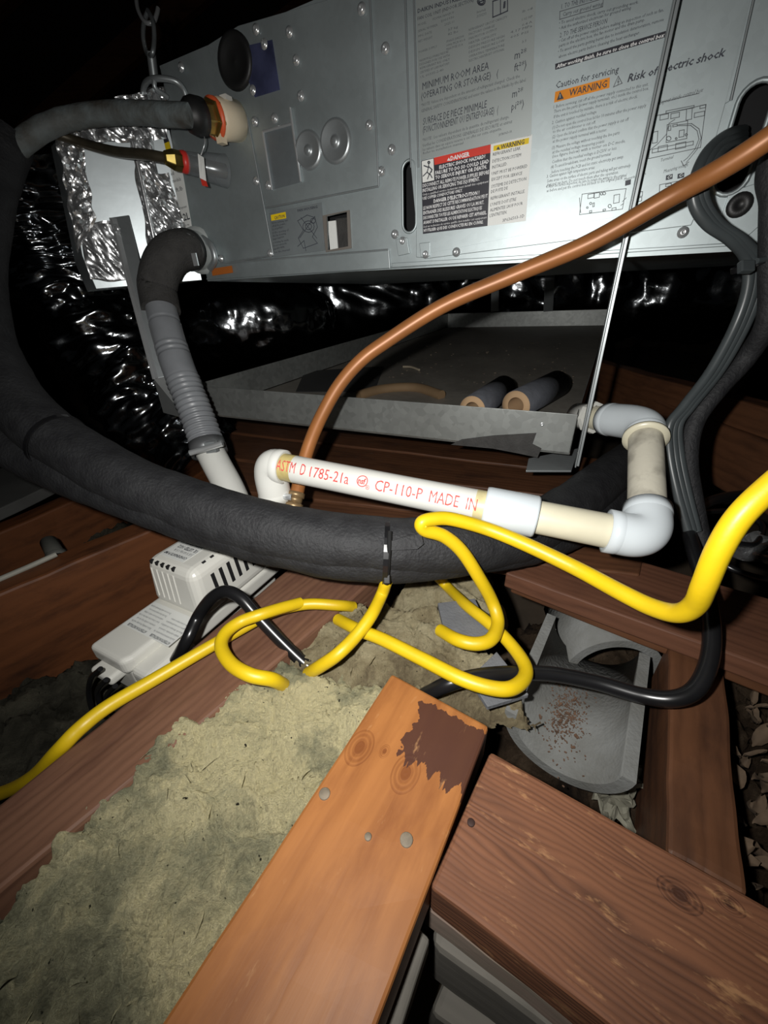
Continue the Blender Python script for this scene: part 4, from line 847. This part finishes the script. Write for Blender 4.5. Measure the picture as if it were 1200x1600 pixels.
for i in range(len(ax) - 1): L_.append(L_[-1] + (ax[i + 1] - ax[i]).length)
tot = L_[-1]; n_ = len(ax)
def hr_(t, a):
    f = L_[min(n_ - 1, int(round(t * (n_ - 1))))] / tot
    if f < .10: return .0222
    if f < .115: return .0212
    if f < .27: return .0228
    if f < .34: return .0222 + .0015 * (math.sin((f - .27) / .07 * 12.56) > 0)
    if f < .50: return .0238
    if f < .95: return .0228 + .0024 * math.sin((f - .5) / .45 * 2 * math.pi * 13)
    return .0235
b = MB(); b.tube(ax, hr_, 28); b.build('corrugated_hose', GREYPVC, parent=dh)
cdn = (h4 - h3).normalized()
b = MB(); b.lathe(h4 - cdn * .012, cdn, [(0, .0225), (0, .0262), (.020, .0262), (.020, .022)], 28); HC = b.build('hose_clamp', mat('steel_clamp', (.30, .31, .32), .35, .7), parent=dh)
b = MB(); b.tube([Pd(297, 708, .545), Pd(348, 693, .545)], .0042, 10); b.build('clamp_screw', CHROME, parent=HC)
b = MB(); b.obox(Pd(318, 692, .548), (Pd(334, 690, .548) - Pd(318, 692, .548)), -ZZ * .016, UM * .006); b.build('clamp_housing', STRAPM, parent=HC)
b = MB(); b.tube(spline([h4 - cdn * .002, Pd(340, 728, .575), Pd(362, 770, .565), Pd(385, 830, .56)], 6), .0208, 28); b.build('white_pipe', PVC, parent=dh)

# ================================================================== white drain pipe run
RP = .0158
pv = empty('pvc_drain_run', Pd(1000, 860, .36), 'white plastic drain pipe with red print, elbows and coupling', 'pipe')
Lc, Rc, Tc, Fc = Pd(424, 726, .448), Pd(1012, 842, .345), Pd(1008, 662, .43), Pd(905, 650, .535)
ax1 = (Rc - Lc).normalized()
def onrun(px):                                   # point of the main run seen in column px
    lo, hi = 0.0, 1.0
    for _ in range(40):
        mid = (lo + hi) / 2; q = R.transposed() @ (Lc + (Rc - Lc) * mid - C); x = 600 + FPX * q.x / q.z
        if x < px: lo = mid
        else: hi = mid
    return Lc + (Rc - Lc) * lo
b = MB(); b.tube([onrun(440), onrun(770)], RP, 32); PP_ = b.build('printed_pipe', PVC, parent=pv)
b = MB(); b.tube([onrun(830), onrun(960)], RP * 1.02, 32); b.build('cream_pipe', PVCY, parent=pv)
for xa, xb in [(440, 462), (742, 766), (834, 858)]:
    b = MB(); b.tube([onrun(xa), onrun(xb)], RP * 1.006, 32); b.build('glue_band', mat('amber_smear_%d' % xa, (.66, .58, .32), .4, 0, .3, 50) if xa != 440 else GLUE, parent=pv)
b = MB(); pA, pB = onrun(757), onrun(838); b.lathe(pA, pB - pA, [(0, RP), (.0, RP * 1.26), (.003, RP * 1.3), ((pB - pA).length - .002, RP * 1.3), ((pB - pA).length, RP * 1.25), ((pB - pA).length, RP)], 36); b.build('coupling', PVCB, parent=pv)
def elbow(pin, corner, pout, name, m, r, lip_=.001):
    b = MB(); pts = [pin] + arc(along(pin, corner, .45), corner, along(pout, corner, .45), 14) + [pout]
    b.tube(pts, r, 36)
    for p, d in ((pin, (corner - pin).normalized()), (pout, (corner - pout).normalized())): b.lathe(p, d, [(-.0005, r * .9), (-.0005, r + lip_ * .5), (.008, r + lip_ * .5), (.010, r)], 36)
    return b.build(name, m, parent=pv)
eR0 = onrun(948); up1 = (Tc - Rc).normalized()
elbow(eR0, Rc, Rc + up1 * .036, 'elbow', PVCB, RP * 1.25)
b = MB(); b.tube([Rc + up1 * .03, Tc - up1 * .02], RP * 1.02, 32); b.build('soiled_pipe', PVCD, parent=pv)
elbow(Tc - up1 * .024, Tc, along(Tc, Fc, .52), 'elbow', PVCB, RP * 1.24)
b = MB(); b.lathe(Tc - up1 * .026, up1, [(0, RP), (0, RP * 1.38), (.004, RP * 1.38), (.005, RP)], 32); b.build('glue_band', PVCY, parent=pv)
b = MB(); b.tube([along(Tc, Fc, .45), along(Tc, Fc, .85)], RP * .95, 28); b.build('short_pipe', PVCY, parent=pv)
fd = (Fc - Tc).normalized(); f0_ = along(Tc, Fc, .72)
b = MB(); b.lathe(f0_, fd, [(0, RP), (0, RP * 1.3), (.006, RP * 1.35), (.006, RP * 1.15)], 8, smooth=False); b.lathe(f0_ + fd * .006, fd, [(0, RP * 1.1), (.03, RP * 1.1), (.03, 0)], 28); b.build('pan_fitting', mat('off_white_fitting', (.62, .62, .58), .4), parent=pv)
eL = onrun(444); dnv = Pd(434, 800, .478)
elbow(eL, Lc - ax1 * .004, along(Lc, dnv, .72), 'elbow', PVC, RP * 1.22)
b = MB(); b.tube([along(Lc, dnv, .55), along(Lc, dnv, 1.3)], RP, 28); b.build('down_pipe', PVCY, parent=pv)
# red print wrapped round the pipe
def pipe_text(mbt, s, xa, xb, ang, hh, bold=0.0):
    a, b_ = onrun(xa), onrun(xb); d = b_ - a; n = (C - (a + b_) / 2); n = (n - ax1 * n.dot(ax1)).normalized(); t = ax1.cross(n); t = t if t.z > 0 else -t
    vs, fs = text2d(s, bold, 2)
    bm = bmesh.new(); vv = [bm.verts.new((x, y, 0)) for x, y in vs]
    for f in fs:
        try: bm.faces.new([vv[i] for i in f])
        except ValueError: pass
    bmesh.ops.triangulate(bm, faces=bm.faces[:])
    bmesh.ops.subdivide_edges(bm, edges=bm.edges[:], cuts=3, use_grid_fill=True)
    bm.verts.index_update()
    out = []
    for v in bm.verts:
        th = ang + (v.co.y - .5) * hh / RP; out.append(a + d * v.co.x + (n * math.cos(th) + t * math.sin(th)) * RP * 1.014)
    mbt.add(out, [tuple(v.index for v in f.verts) for f in bm.faces]); bm.free()
b = MB()
pipe_text(b, 'ASTM  D', 443, 487, .10, .0125); pipe_text(b, '1785-21a', 494, 553, .06, .0115); pipe_text(b, 'CP-110-P', 593, 664, .02, .0115); pipe_text(b, 'MADE  IN', 675, 746, .0, .0118)
b.build('red_lettering', RED, parent=PP_, fix=False)
b = MB(); pipe_text(b, 'nsf', 567, 578, .1, .006, .03); pipe_text(b, '®', 579, 585, -.25, .005)
a_ = onrun(573); n = (C - a_); n = (n - ax1 * n.dot(ax1)).normalized(); t_ = ax1.cross(n); t_ = t_ if t_.z > 0 else -t_
def ringpt(k, rr_): 
    x, y = rr_ * math.cos(k), rr_ * math.sin(k); th = .1 + y / RP; return a_ + ax1 * x + (n * math.cos(th) + t_ * math.sin(th)) * RP * 1.012
for k in range(20):
    b.add([ringpt(k * .314, .0052), ringpt((k + 1) * .314, .0052), ringpt((k + 1) * .314, .0062), ringpt(k * .314, .0062)], [(0, 1, 2, 3)])
b.build('red_emblem', RED, parent=PP_, fix=False)

# ================================================================== copper-coloured tube
ct = empty('copper_tube', Pd(462, 778, .44), 'long copper brown tube arcing up across the unit to the right', 'tube')
b = MB(); b.tube(spline([Pd(*p) for p in [(463, 775, .468), (474, 725, .480), (487, 685, .484), (505, 645, .486), (530, 602, .484), (562, 565, .480), (600, 536, .472), (690, 479, .448), (800, 431, .418), (920, 380, .378), (1040, 312, .338), (1130, 262, .306), (1200, 217, .285), (1300, 145, .262)]] + [Pd(1300, 145, .262) + (Pd(1300, 145, .262) - Pd(1200, 217, .285)) * k for k in (2, 5)], 8), .0083, 18); b.build('tube', COPPER, parent=ct)
b = MB(); p_ = Pd(463, 770, .468); b.lathe(p_, (Pd(459, 790, .465) - p_), [(0, .0085), (0, .0108), (.006, .0108), (.006, .009), (.014, .009), (.014, .0112), (.02, .0112), (.02, 0)], 12); b.build('ferrule', mat('tan_ferrule', (.30, .20, .10), .4, .5), parent=ct)
b = MB(); b.lathe(Pd(456, 777, .456), (-1, .1, .1), [(0, .004), (.012, .004), (.012, 0)], 10); b.build('bleed_screw', CHROME, parent=ct)

# ================================================================== black insulated line set
lsx = empty('insulated_line_set', Pd(600, 900, .40), 'pair of thick black foam covered lines sweeping across the middle', 'pipe')
p1 = [(6, 214, .50), (-22, 300, .49), (-40, 420, .47), (-28, 520, .455), (8, 600, .445), (70, 672, .435), (180, 742, .42), (300, 792, .41), (420, 828, .40), (540, 848, .395), (640, 854, .395), (740, 850, .405), (820, 832, .43), (880, 800, .47), (940, 755, .53), (1010, 700, .62)]
def foamr(r0, sd): return lambda t, a: r0 * (1 + .05 * noise.noise(V((t * 26, math.cos(a * 6.283) * 1.2, math.sin(a * 6.283) * 1.2 + sd))) + .025 * noise.noise(V((t * 80, a * 5, sd))))
b = MB(); b.tube(spline([Pd(*p) for p in p1], 12), foamr(.0300, 1), 36); b.build('insulated_pipe', BLACKFOAM, parent=lsx)
p2 = [(-60, 640, .455), (20, 700, .450), (110, 742, .435), (210, 780, .42), (310, 815, .41), (420, 846, .402), (540, 871, .398), (640, 873, .398), (740, 862, .412), (830, 848, .44), (900, 822, .48), (960, 775, .54), (1010, 735, .60)]
b = MB(); b.tube(spline([Pd(*p) for p in p2], 12), foamr(.0245, 4), 36); b.build('insulated_pipe', BLACKFOAM, parent=lsx)
b = MB(); b.prism([Pd(640, 836, .363), Pd(658, 834, .363), Pd(662, 850, .361), Pd(652, 858, .360), Pd(610, 860, .360), Pd(609, 846, .361)], [], cf * .003); b.build('tape_flap', BLACKFOAM, parent=lsx)
# zip ties
def ziptie(px, py, dpt, r, axis, label, tail=None):
    c = Pd(px, py, dpt); z = empty('zip_tie', c, label, 'zip tie')
    ax_ = axis.normalized(); u = ax_.orthogonal().normalized(); w_ = ax_.cross(u)
    b = MB(); n = 32; vs = []
    for k in range(n):
        d_ = u * math.cos(6.2832 * k / n) + w_ * math.sin(6.2832 * k / n)
        for (rr_, hh) in ((r, -.0024), (r + .0012, -.0024), (r + .0012, .0024), (r, .0024)): vs.append(c + d_ * rr_ + ax_ * hh)
    b.add(vs, [(k * 4 + i, ((k + 1) % n) * 4 + i, ((k + 1) % n) * 4 + (i + 1) % 4, k * 4 + (i + 1) % 4) for k in range(n) for i in range(4)]); b.build('band', BLKW, parent=z)
    return z, c, u, w_
zt, c, u, w_ = ziptie(603, 861, .394, .0335, (Pd(560, 852, .395) - Pd(640, 856, .395)), 'black zip tie round the line set above the yellow cable end')
b = MB(); tw = [Pd(609, 830, .364), Pd(608, 860, .361), Pd(605, 898, .370), Pd(603, 912, .374)]
b.tube(spline(tw, 5), .0024, 8); b.build('tail', mat('matt_black_tie', (.012, .012, .012), .8, spec=.15), parent=zt)
b = MB(); b.obox(Pd(599, 898, .368), cr * .0066, cd * .009, cf * .006); b.build('lock', RUBBER, parent=zt, bevel=.001)
zt, c, u, w_ = ziptie(90, 690, .432, .0318, (Pd(70, 672, .435) - Pd(130, 712, .43)), 'black zip tie on the line set at far left')
b = MB(); b.obox(Pd(66, 708, .410), cr * .008, cd * .008, cf * .005); b.build('lock', BLKW, parent=zt, bevel=.001)
# grey gas line and tarnished liquid line
gl = [(-4, 262, .50), (34, 224, .50), (75, 197, .505), (120, 183, .51), (180, 176, .507), (240, 178, .497)]
b = MB(); b.tube(spline([Pd(*p) for p in gl] + [g0 + gd * .068], 10), lambda t, a: .0125 + .0006 * noise.noise(V((t * 20, a * 3, 2))), 24); GLN = empty('gas_line', Pd(12, 250, .50), 'thick grey foam covered line curving left from the brass nut', 'pipe'); b.build('line', GREYFOAM, parent=GLN)
b = MB(); b.lathe(g0 + gd * .055, gd, [(0, .014), (0, .0185), (.012, .019), (.018, .0172), (.022, .014)], 18); b.build('black_cuff', RUBBER, parent=GLN)
b = MB(); b.tube(spline([Pd(60, 205, .515), Pd(92, 211, .525), Pd(130, 224, .535), Pd(180, 237, .53), Pd(230, 242, .515), l1 + ld * .024], 10), .0062, 14); tag(b.build('liquid_line', OLIVEPIPE), 'thin tarnished line curving left from the red ringed nut', 'pipe')

# ================================================================== condensate pump
tA = Pz(137, 1008, .262); ux = V((DA.x, DA.y, 0)).normalized(); ux = Matrix.Rotation(math.radians(10), 3, 'Z') @ ux; uy = V((ux.y, -ux.x, 0))      # ux: along its length, uy: to its right
pump = empty('condensate_pump', tA - ZZ * .07, 'white condensate pump with vented motor cover lying beside the joist', 'pump', rot=Matrix((ux, uy, ZZ)).transposed())
def PB(l, r, z): return tA + ux * l + uy * r + ZZ * z
def rbox(name, l0, l1, r0, r1, z0, z1, bev, m=PUMPW, taper=0.0, par=pump):
    b = MB(); t = taper; b.box8([PB(l0, r0, z0), PB(l1, r0, z0), PB(l1, r1, z0), PB(l0, r1, z0), PB(l0 + t, r0 + t, z1), PB(l1 - t, r0 + t, z1), PB(l1 - t, r1 - t, z1), PB(l0 + t, r1 - t, z1)])
    return b.build(name, m, parent=par, bevel=bev, seg=4)
PW = .100; CH = .070; TP = .006
b = MB(); out = [(0, .0), (.262, 0), (.262, PW), (.066, PW), (.060, PW - .032), (.012, PW - .032), (0, PW - .038)]
b.prism([PB(l, r, 0) for l, r in out], [], -ZZ * .024); b.build('tank_lid', PUMPW, parent=pump, bevel=.006, seg=4)
rbox('tank', .006, .256, .004, PW - .036, -.074, -.020, .006)
rbox('lid_rim', -.012, .02, .004, PW - .056, -.040, -.026, .005)
rbox('switch_lobe', .004, .070, PW - .037, PW - .002, -.040, -.014, .008)
CL0, CL1, CW = .088, .262, PW + .002
cov = rbox('motor_cover', CL0, CL1, .001, CW, -.002, CH, .013, taper=TP)
rf = lambda z: CW - TP * (z + .002) / (CH + .002)
lf = lambda z: CL0 + TP * (z + .002) / (CH + .002)
for k in range(5):                                # vent slots on the end and down the side
    r = .016 + k * .0105
    b = MB(); b.obox(PB(lf(CH) + .0010, r, CH - .0075), ux * .0045, uy * .0042, ZZ * .0052); b.build('vent', DARK, parent=cov)
    b = MB(); b.tube([PB(lf(CH - .012) + .0004, r + .002, CH - .012), PB(lf(.014) + .0004, r + .002, .014)], .0015, 8); b.build('vent_rib', PUMPW, parent=cov)
for k in range(10):
    l = CL0 + .030 + k * .0132
    pr = [(rf(.022) + .0003, .022), (rf(.052) + .0003, .052), (rf(.06) - .0022, .0625), (rf(.07) - .0085, CH + .0003), (rf(.07) - .010, CH - .004), (rf(.022) - .006, .022)]
    b = MB(); b.prism([PB(l, r, z) for r, z in pr], [], ux * .0055); b.build('vent', DARK, parent=cov)
lb_ = MB(); lb_.quadprism([PB(CL0 + .020, .020, CH + .0004), PB(CL0 + .068, .020, CH + .0004), PB(CL0 + .068, .066, CH + .0004), PB(CL0 + .020, .066, CH + .0004)], -ZZ * .0003); MLB = lb_.build('rating_label', LWHT, parent=cov)
def plan_text(mbt, s, l, r, length, hgt, z, bold=0.0):   # the print reads from the far side of the pump
    put_text(mbt, s, lambda x, y: PB(l - y * hgt, r - x * length, z), bold)
b = MB()
for k, (s, ln) in enumerate([('CONDENSATE PUMP', .042), ('115 V 60 Hz 1.5 A', .034), ('UL  LISTED 1G12', .036), ('THERMALLY PROTECTED', .042), ('ASSEMBLED IN USA', .026)]): plan_text(b, s, CL0 + .029 + k * .0088, .064, ln, .0046 if k != 2 else .006, CH + .0007, .03 if k in (0, 2) else 0)
b.build('lettering', INK, parent=MLB, fix=False)
EN = ['ATTENTION INSTALLER', 'Before installing this pump read the', 'instructions carefully. Keep the unit', 'level. Connect the drain line to the', 'outlet and secure with a clamp.', 'Test the float switch before use.', 'Do not use with flammable liquids.']
FRn = ['ATTENTION INSTALLER', 'Lea las instrucciones antes de', 'instalar esta bomba. Conecte la', 'linea de drenaje a la salida y', 'asegure con una abrazadera.', 'Pruebe el interruptor antes.']
TL = rbox('instruction_label', .040, .086, .006, .094, -.0002, .0002, 0, LWHT)
b = MB()
for blk, r0 in ((EN, .048), (FRn, .092)):
    for k, s in enumerate(blk): plan_text(b, s, .0455 + k * .0058, r0, (.040 if k else .036) * (1 - .05 * (k % 3)), .0031 if k else .0038, .0004, .03 if k == 0 else 0)
b.build('lettering', INKG, parent=TL, fix=False)
# safety-switch wires of the pump
b = MB()
for q in ([(157, 1045, .262), (142, 1060, .24), (139, 1085, .21), (145, 1112, .18), (150, 1130, .16)], [(166, 1062, .25), (152, 1080, .22), (158, 1105, .19), (165, 1120, .165)], [(180, 1072, .25), (166, 1090, .22), (172, 1112, .19), (190, 1130, .165)]):
    b.tube(spline([Pz(x, y, z) for x, y, z in q], 8), .0030, 8)
b.build('switch_wires', BLKW, parent=pump)

# ================================================================== yellow cables
def cable(pts, r, m, name, label, cat, n=12):
    b = MB(); b.tube(spline(pts, n), r, 14); return tag(b.build(name, m), label, cat)
RY = .0064
cable([Pd(1330, 690, .185) + V((.42, -.06, -.10)), Pd(1330, 690, .185) + V((.16, -.05, -.005))] + [Pd(*p) for p in [(1330, 690, .185), (1255, 722, .190), (1195, 768, .196), (1152, 812, .202), (1122, 862, .210), (1100, 915, .222), (1086, 945, .236), (1060, 958, .250), (1022, 950, .266), (975, 928, .285), (900, 888, .318), (820, 850, .340), (760, 826, .353), (705, 811, .352), (676, 811, .348), (659, 817, .346), (664, 828, .350), (694, 838, .356), (722, 862, .362), (750, 905, .372), (769, 940, .384)]] + [Pz(778, 972, .337), Pz(768, 998, .336), Pz(745, 1006, .336), Pz(715, 1000, .334), Pz(688, 985, .322)], RY, YEL, 'yellow_cable', 'thick yellow cable from the right edge over the line set into a loop', 'cable')
zz = .335
cable([Pd(676, 893, .475), Pd(700, 918, .474)] + [Pz(x, y, z) for x, y, z in [(728, 945, .322), (762, 972, .325), (792, 1000, .325), (818, 1035, .327), (820, 1058, .33), (800, 1075, .335), (768, 1075, .337), (720, 1060, .338), (660, 1030, .337), (600, 1000, .337), (560, 984, .334), (528, 968, .318)]], .0062, YEL, 'yellow_cable', 'yellow cable looping under the black cord, right of the wool clump', 'cable')
cable([Pd(604, 908, .385), Pd(596, 930, .392)] + [Pz(x, y, z) for x, y, z in [(580, 962, .350), (556, 994, .342), (528, 1022, .336), (502, 1040, .322), (482, 1052, .300)]], .0062, YEL, 'yellow_cable', 'short yellow cable end dropping from the zip tie into the wool', 'cable')
cable([Pz(x, y, z) for x, y, z in [(446, 1072, .300), (426, 1062, .326), (392, 1055, .336), (362, 1038, .338), (346, 1012, .338), (352, 990, .338), (375, 972, .338), (408, 960, .340), (440, 950, .335), (470, 942, .328)]], .0062, YEL, 'yellow_cable', 'small yellow loop left of the black cord, its end in the wool', 'cable')
cable([Pz(x, y, z) for x, y, z in [(-60, 1252, .205), (0, 1240, .215), (50, 1215, .26), (92, 1172, .305), (125, 1138, .316), (170, 1103, .317), (240, 1062, .319), (320, 1015, .321), (390, 975, .323), (430, 955, .324), (480, 944, .325), (530, 946, .318), (552, 948, .305)]], .0062, YEL, 'yellow_cable', 'long yellow cable lying along the joist beside the pump', 'cable')
# black cords
bc = empty('black_cable', Pz(500, 1048, .32), 'thick black cord arching from the pump side into the wool', 'cord')
b = MB(); b.tube(spline([Pz(275, 1030, .27), Pz(292, 1000, .30), Pd(310, 962, .43), Pd(330, 935, .415), Pd(352, 924, .405), Pd(376, 934, .40), Pd(400, 960, .398), Pd(440, 1002, .396), Pd(478, 1038, .392), Pd(502, 1054, .390)], 10), .0066, 14); b.build('cord', BLKW, parent=bc)
b = MB(); a_, c_ = Pd(494, 1048, .390), Pd(512, 1066, .390); b.tube([a_, c_], .0072, 14); b.build('cut_end', RUBBER, parent=bc)
cable([Pz(640, 1100, .285), Pz(668, 1084, .300), Pz(700, 1069, .318)] + [Pz(*p) for p in [(745, 1057, .322), (800, 1052, .318), (860, 1053, .314), (930, 1066, .312), (1000, 1086, .315), (1050, 1092, .322), (1085, 1078, .330), (1106, 1040, .342), (1112, 990, .356), (1104, 930, .372), (1084, 860, .380), (1075, 820, .380), (1086, 796, .378), (1120, 780, .374), (1180, 772, .370), (1260, 770, .368)]], .0068, BLKW, 'black_cable', 'thick black cord looping over the grey half shell and up at right', 'cord')

# ================================================================== grey control cables at right
gc = empty('control_cables', U(1120, 300, .03), 'bundle of grey control cables drooping from the oval slot at right', 'cable')
for k, (o1, o2) in enumerate([(0, 0), (9, 6), (18, 10)]):
    q = [(1160, 205 + k * 8, .368), (1135, 212 + k * 9, .345), (1105 + k * 6, 238 + k * 6, .335), (1086 + k * 7, 280 + k * 4, .335), (1085 + k * 8, 318, .34), (1106 + k * 8, 350, .345), (1142 + k * 8, 375, .35), (1166 + k * 9, 405, .36), (1168 + k * 9, 450, .37), (1148 + k * 8, 510, .385), (1110 + k * 7, 580, .40), (1068 + k * 6, 635, .41), (1046 + k * 7, 665, .415), (1046 + k * 8, 710, .42), (1058 + k * 8, 770, .42), (1075 + k * 7, 830, .42)]
    b = MB(); b.tube(spline([Pd(*p) for p in q], 8), .0048, 12); b.build('cable', GREYW, parent=gc)
zt, c, u, w_ = ziptie(1175, 412, .360, .014, (Pd(1168, 395, .36) - Pd(1172, 440, .368)), 'black zip tie round the grey control cables at right')
b = MB(); b.obox(Pd(1160, 405, .343), cr * .012, cd * .010, cf * .006); b.build('lock', GREYW, parent=zt, bevel=.001)
b = MB(); b.tube([Pd(1182, 408, .346), Pd(1230, 398, .35)], .0026, 8); b.build('tail', GREYW, parent=zt)
cable([Pd(1215, 230, .322) + V((.10, -.05, .32)), Pd(1215, 230, .322) + V((.02, -.015, .10))] + [Pd(*p) for p in [(1215, 230, .322), (1208, 320, .335), (1205, 420, .352), (1200, 500, .37), (1165, 560, .40), (1120, 610, .41), (1085, 660, .42), (1075, 720, .425), (1085, 790, .43), (1098, 860, .43), (1110, 930, .425)]], .0095, BLACKFOAM, 'black_conduit', 'thick black foam covered cable beside the grey bundle at right', 'cable')

# ================================================================== grey half shells and foam scraps
def half_shell(n0, n1, r, th, up_, label, a0=-1.57, a1=1.57, name='half_shell', tiltv=None):
    n0, n1 = V(n0), V(n1); ax_ = (n1 - n0).normalized(); upv = (V(up_) - ax_ * V(up_).dot(ax_)).normalized(); sd = ax_.cross(upv)
    b = MB(); n = 24; vs = []
    for e in (n0, n1):
        for k in range(n + 1):
            a = a0 + (a1 - a0) * k / n
            d_ = sd * math.sin(a) - upv * math.cos(a)
            vs += [e + d_ * r, e + d_ * (r + th)]
    M_ = 2 * (n + 1); fs = []
    for k in range(n):
        i = 2 * k; fs += [(i, i + 2, M_ + i + 2, M_ + i), (i + 1, M_ + i + 1, M_ + i + 3, i + 3), (i, i + 1, i + 3, i + 2), (M_ + i, M_ + i + 2, M_ + i + 3, M_ + i + 1)]
    fs += [(0, M_, M_ + 1, 1), (2 * n, 2 * n + 1, M_ + 2 * n + 1, M_ + 2 * n)]
    b.add(vs, fs, True)
    b.sm = [i % 4 < 2 and i < 4 * n for i in range(len(fs))]
    return tag(b.build(name, HALF), label, 'foam shell')
hs0, hs1 = Pz(884, 1162, .285), Pz(931, 990, .285)
half_shell(hs0, hs1, .0425, .010, (-.10, -.25, 1), 'grey half pipe shell lying open side up under the black cord')
half_shell(Pz(958, 1052, .232), Pz(912, 955, .232), .043, .010, (0.0, 0, -1), 'second grey shell, arched, behind the open one', name='half_shell')
rnd = random.Random(3); b = MB()
for k in range(600):
    t = rnd.gauss(.42, .15); a = rnd.gauss(-.05, .22); ax_ = (hs1 - hs0); 
    upv = V((-.10, -.25, 1)); upv = (upv - ax_.normalized() * upv.dot(ax_.normalized())).normalized(); sd = ax_.normalized().cross(upv)
    p = hs0 + ax_ * t + (sd * math.sin(a) - upv * math.cos(a)) * .042; s = rnd.uniform(.0003, .0010) * (2.2 if k % 25 == 0 else 1); an = rnd.uniform(0, 6.3)
    b.obox(p, V((math.cos(an), math.sin(an), 0)) * s * 2, V((-math.sin(an), math.cos(an), 0)) * s, ZZ * s)
tag(b.build('dirt_crumbs', DIRT), 'rusty brown crumbs inside the open grey half shell', 'debris', kind='stuff')
def scrap(px, z, label, th=.006, dz=()):
    b = MB(); q = [Pz(x, y, z + (dz[i] if dz else 0)) for i, (x, y) in enumerate(px)]; b.prism(q, [], -ZZ * th); return tag(b.build('foam_scrap', SCRAP, bevel=.0006), label, 'scrap')
scrap([(684, 942), (742, 935), (772, 1000), (762, 1005), (694, 985)], .318, 'larger grey foam scrap inside the yellow loop')
scrap([(750, 1043), (776, 1018), (802, 1050), (826, 1085), (762, 1104), (745, 1078)], .312, 'smaller grey foam scrap under the black cord', .005)
scrap([(612, 902), (640, 902), (655, 930), (620, 925)], .30, 'small dark scrap behind the zip tie tail', .004) if False else None

# ================================================================== small things at left and right
gs = empty('pipe_stub', Pz(85, 872, .25), 'short grey pipe stub standing behind the rusty joist', 'pipe')
b = MB(); b.lathe(Pz(88, 868, .285), (Pz(66, 828, .30) - Pz(88, 868, .285)), [(0, .012), (.042, .0115), (.043, .010), (.043, 0)], 20); b.build('tube', mat('grey_stub', (.16, .16, .14), .6), parent=gs)
b = MB(); b.lathe(Pz(92, 875, .28), (Pz(66, 828, .30) - Pz(88, 868, .285)), [(0, .013), (.012, .015), (.014, .012)], 20); b.build('collar', mat('grey_collar', (.2, .2, .18), .6), parent=gs)
b = MB(); b.tube([Pz(-40, 922, .313), Pz(44, 886, .313), Pz(88, 866, .315)], .0038, 8); tag(b.build('white_rod', mat('white_rod', (.36, .35, .30), .6)), 'thin pale rod lying along the rusty joist', 'rod')
b = MB(); b.tube([Pd(1132, 1195, .40), Pd(1200, 1285, .38), Pd(1240, 1340, .37)], .0018, 8); tag(b.build('thin_wire', mat('dull_wire', (.22, .22, .22), .5, .5)), 'thin grey wire in the litter at far right', 'wire')
rnd = random.Random(21)
for k in range(34):
    x, y = rnd.uniform(1135, 1230), rnd.uniform(1040, 1400); p = Pz(x, y, .235 + rnd.uniform(-.005, .012)); a = rnd.uniform(0, 6.28); s = rnd.uniform(.010, .024)
    d1 = V((math.cos(a), math.sin(a), rnd.uniform(-.6, .6))) * s; d2 = V((-math.sin(a), math.cos(a), rnd.uniform(-.6, .6))) * s * .6
    b = MB(); b.grid(lambda u, v: p + d1 * (u - .5) + d2 * (v - .5) * math.sin(math.pi * (.08 + .84 * u)) + ZZ * (.006 * math.sin(3 * u + k) + .004 * (v - .5) ** 2 * 4 + .003 * noise.noise(V((u * 4, v * 4, k)))), 6, 4)
    tag(b.build('dead_leaf', LEAF, fix=False), 'curled brown dead leaf in the litter at far right', 'leaf', 'dead leaves in the right bay')
for (pts, lb) in [([(960, 1190), (1000, 1170), (1010, 1230), (985, 1260)], 'crumpled grey paper beside the half shell'), ([(925, 1245), (975, 1235), (1000, 1290), (950, 1275)], 'second grey paper scrap below the half shell')]:
    q = [Pz(x, y, .225) for x, y in pts]
    b = MB(); b.grid(lambda u, v: (q[0] * (1 - u) + q[1] * u) * (1 - v) + (q[3] * (1 - u) + q[2] * u) * v + noise.noise_vector(V((u * 3, v * 3, pts[0][0]))) * .012, 14, 14, False); tag(b.build('paper_scrap', PAPER, fix=False), lb, 'paper')

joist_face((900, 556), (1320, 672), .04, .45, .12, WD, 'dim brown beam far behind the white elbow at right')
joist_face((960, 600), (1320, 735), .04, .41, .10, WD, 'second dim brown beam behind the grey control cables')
q = [Pz(x, y, .345) for x, y in [(1125, 868), (1160, 832), (1260, 850), (1230, 885)]]
b = MB(); b.grid(lambda u, v: (q[0] * (1 - u) + q[1] * u) * (1 - v) + (q[3] * (1 - u) + q[2] * u) * v + noise.noise_vector(V((u * 4, v * 4, 3))) * .012, 24, 24, False); tag(b.build('foil_scrap', FOIL, fix=False), 'crumpled silver foil scrap on the boards at right edge', 'foil')
cable([Pz(1090, 800, .372), Pz(1150, 800, .352), Pz(1190, 820, .345), Pz(1180, 850, .345), Pz(1140, 850, .35), Pz(1130, 880, .35), Pz(1200, 905, .345), Pz(1290, 900, .345)], .0034, BLKW, 'thin_cable', 'thin black wire curled over the boards at right edge', 'cable')
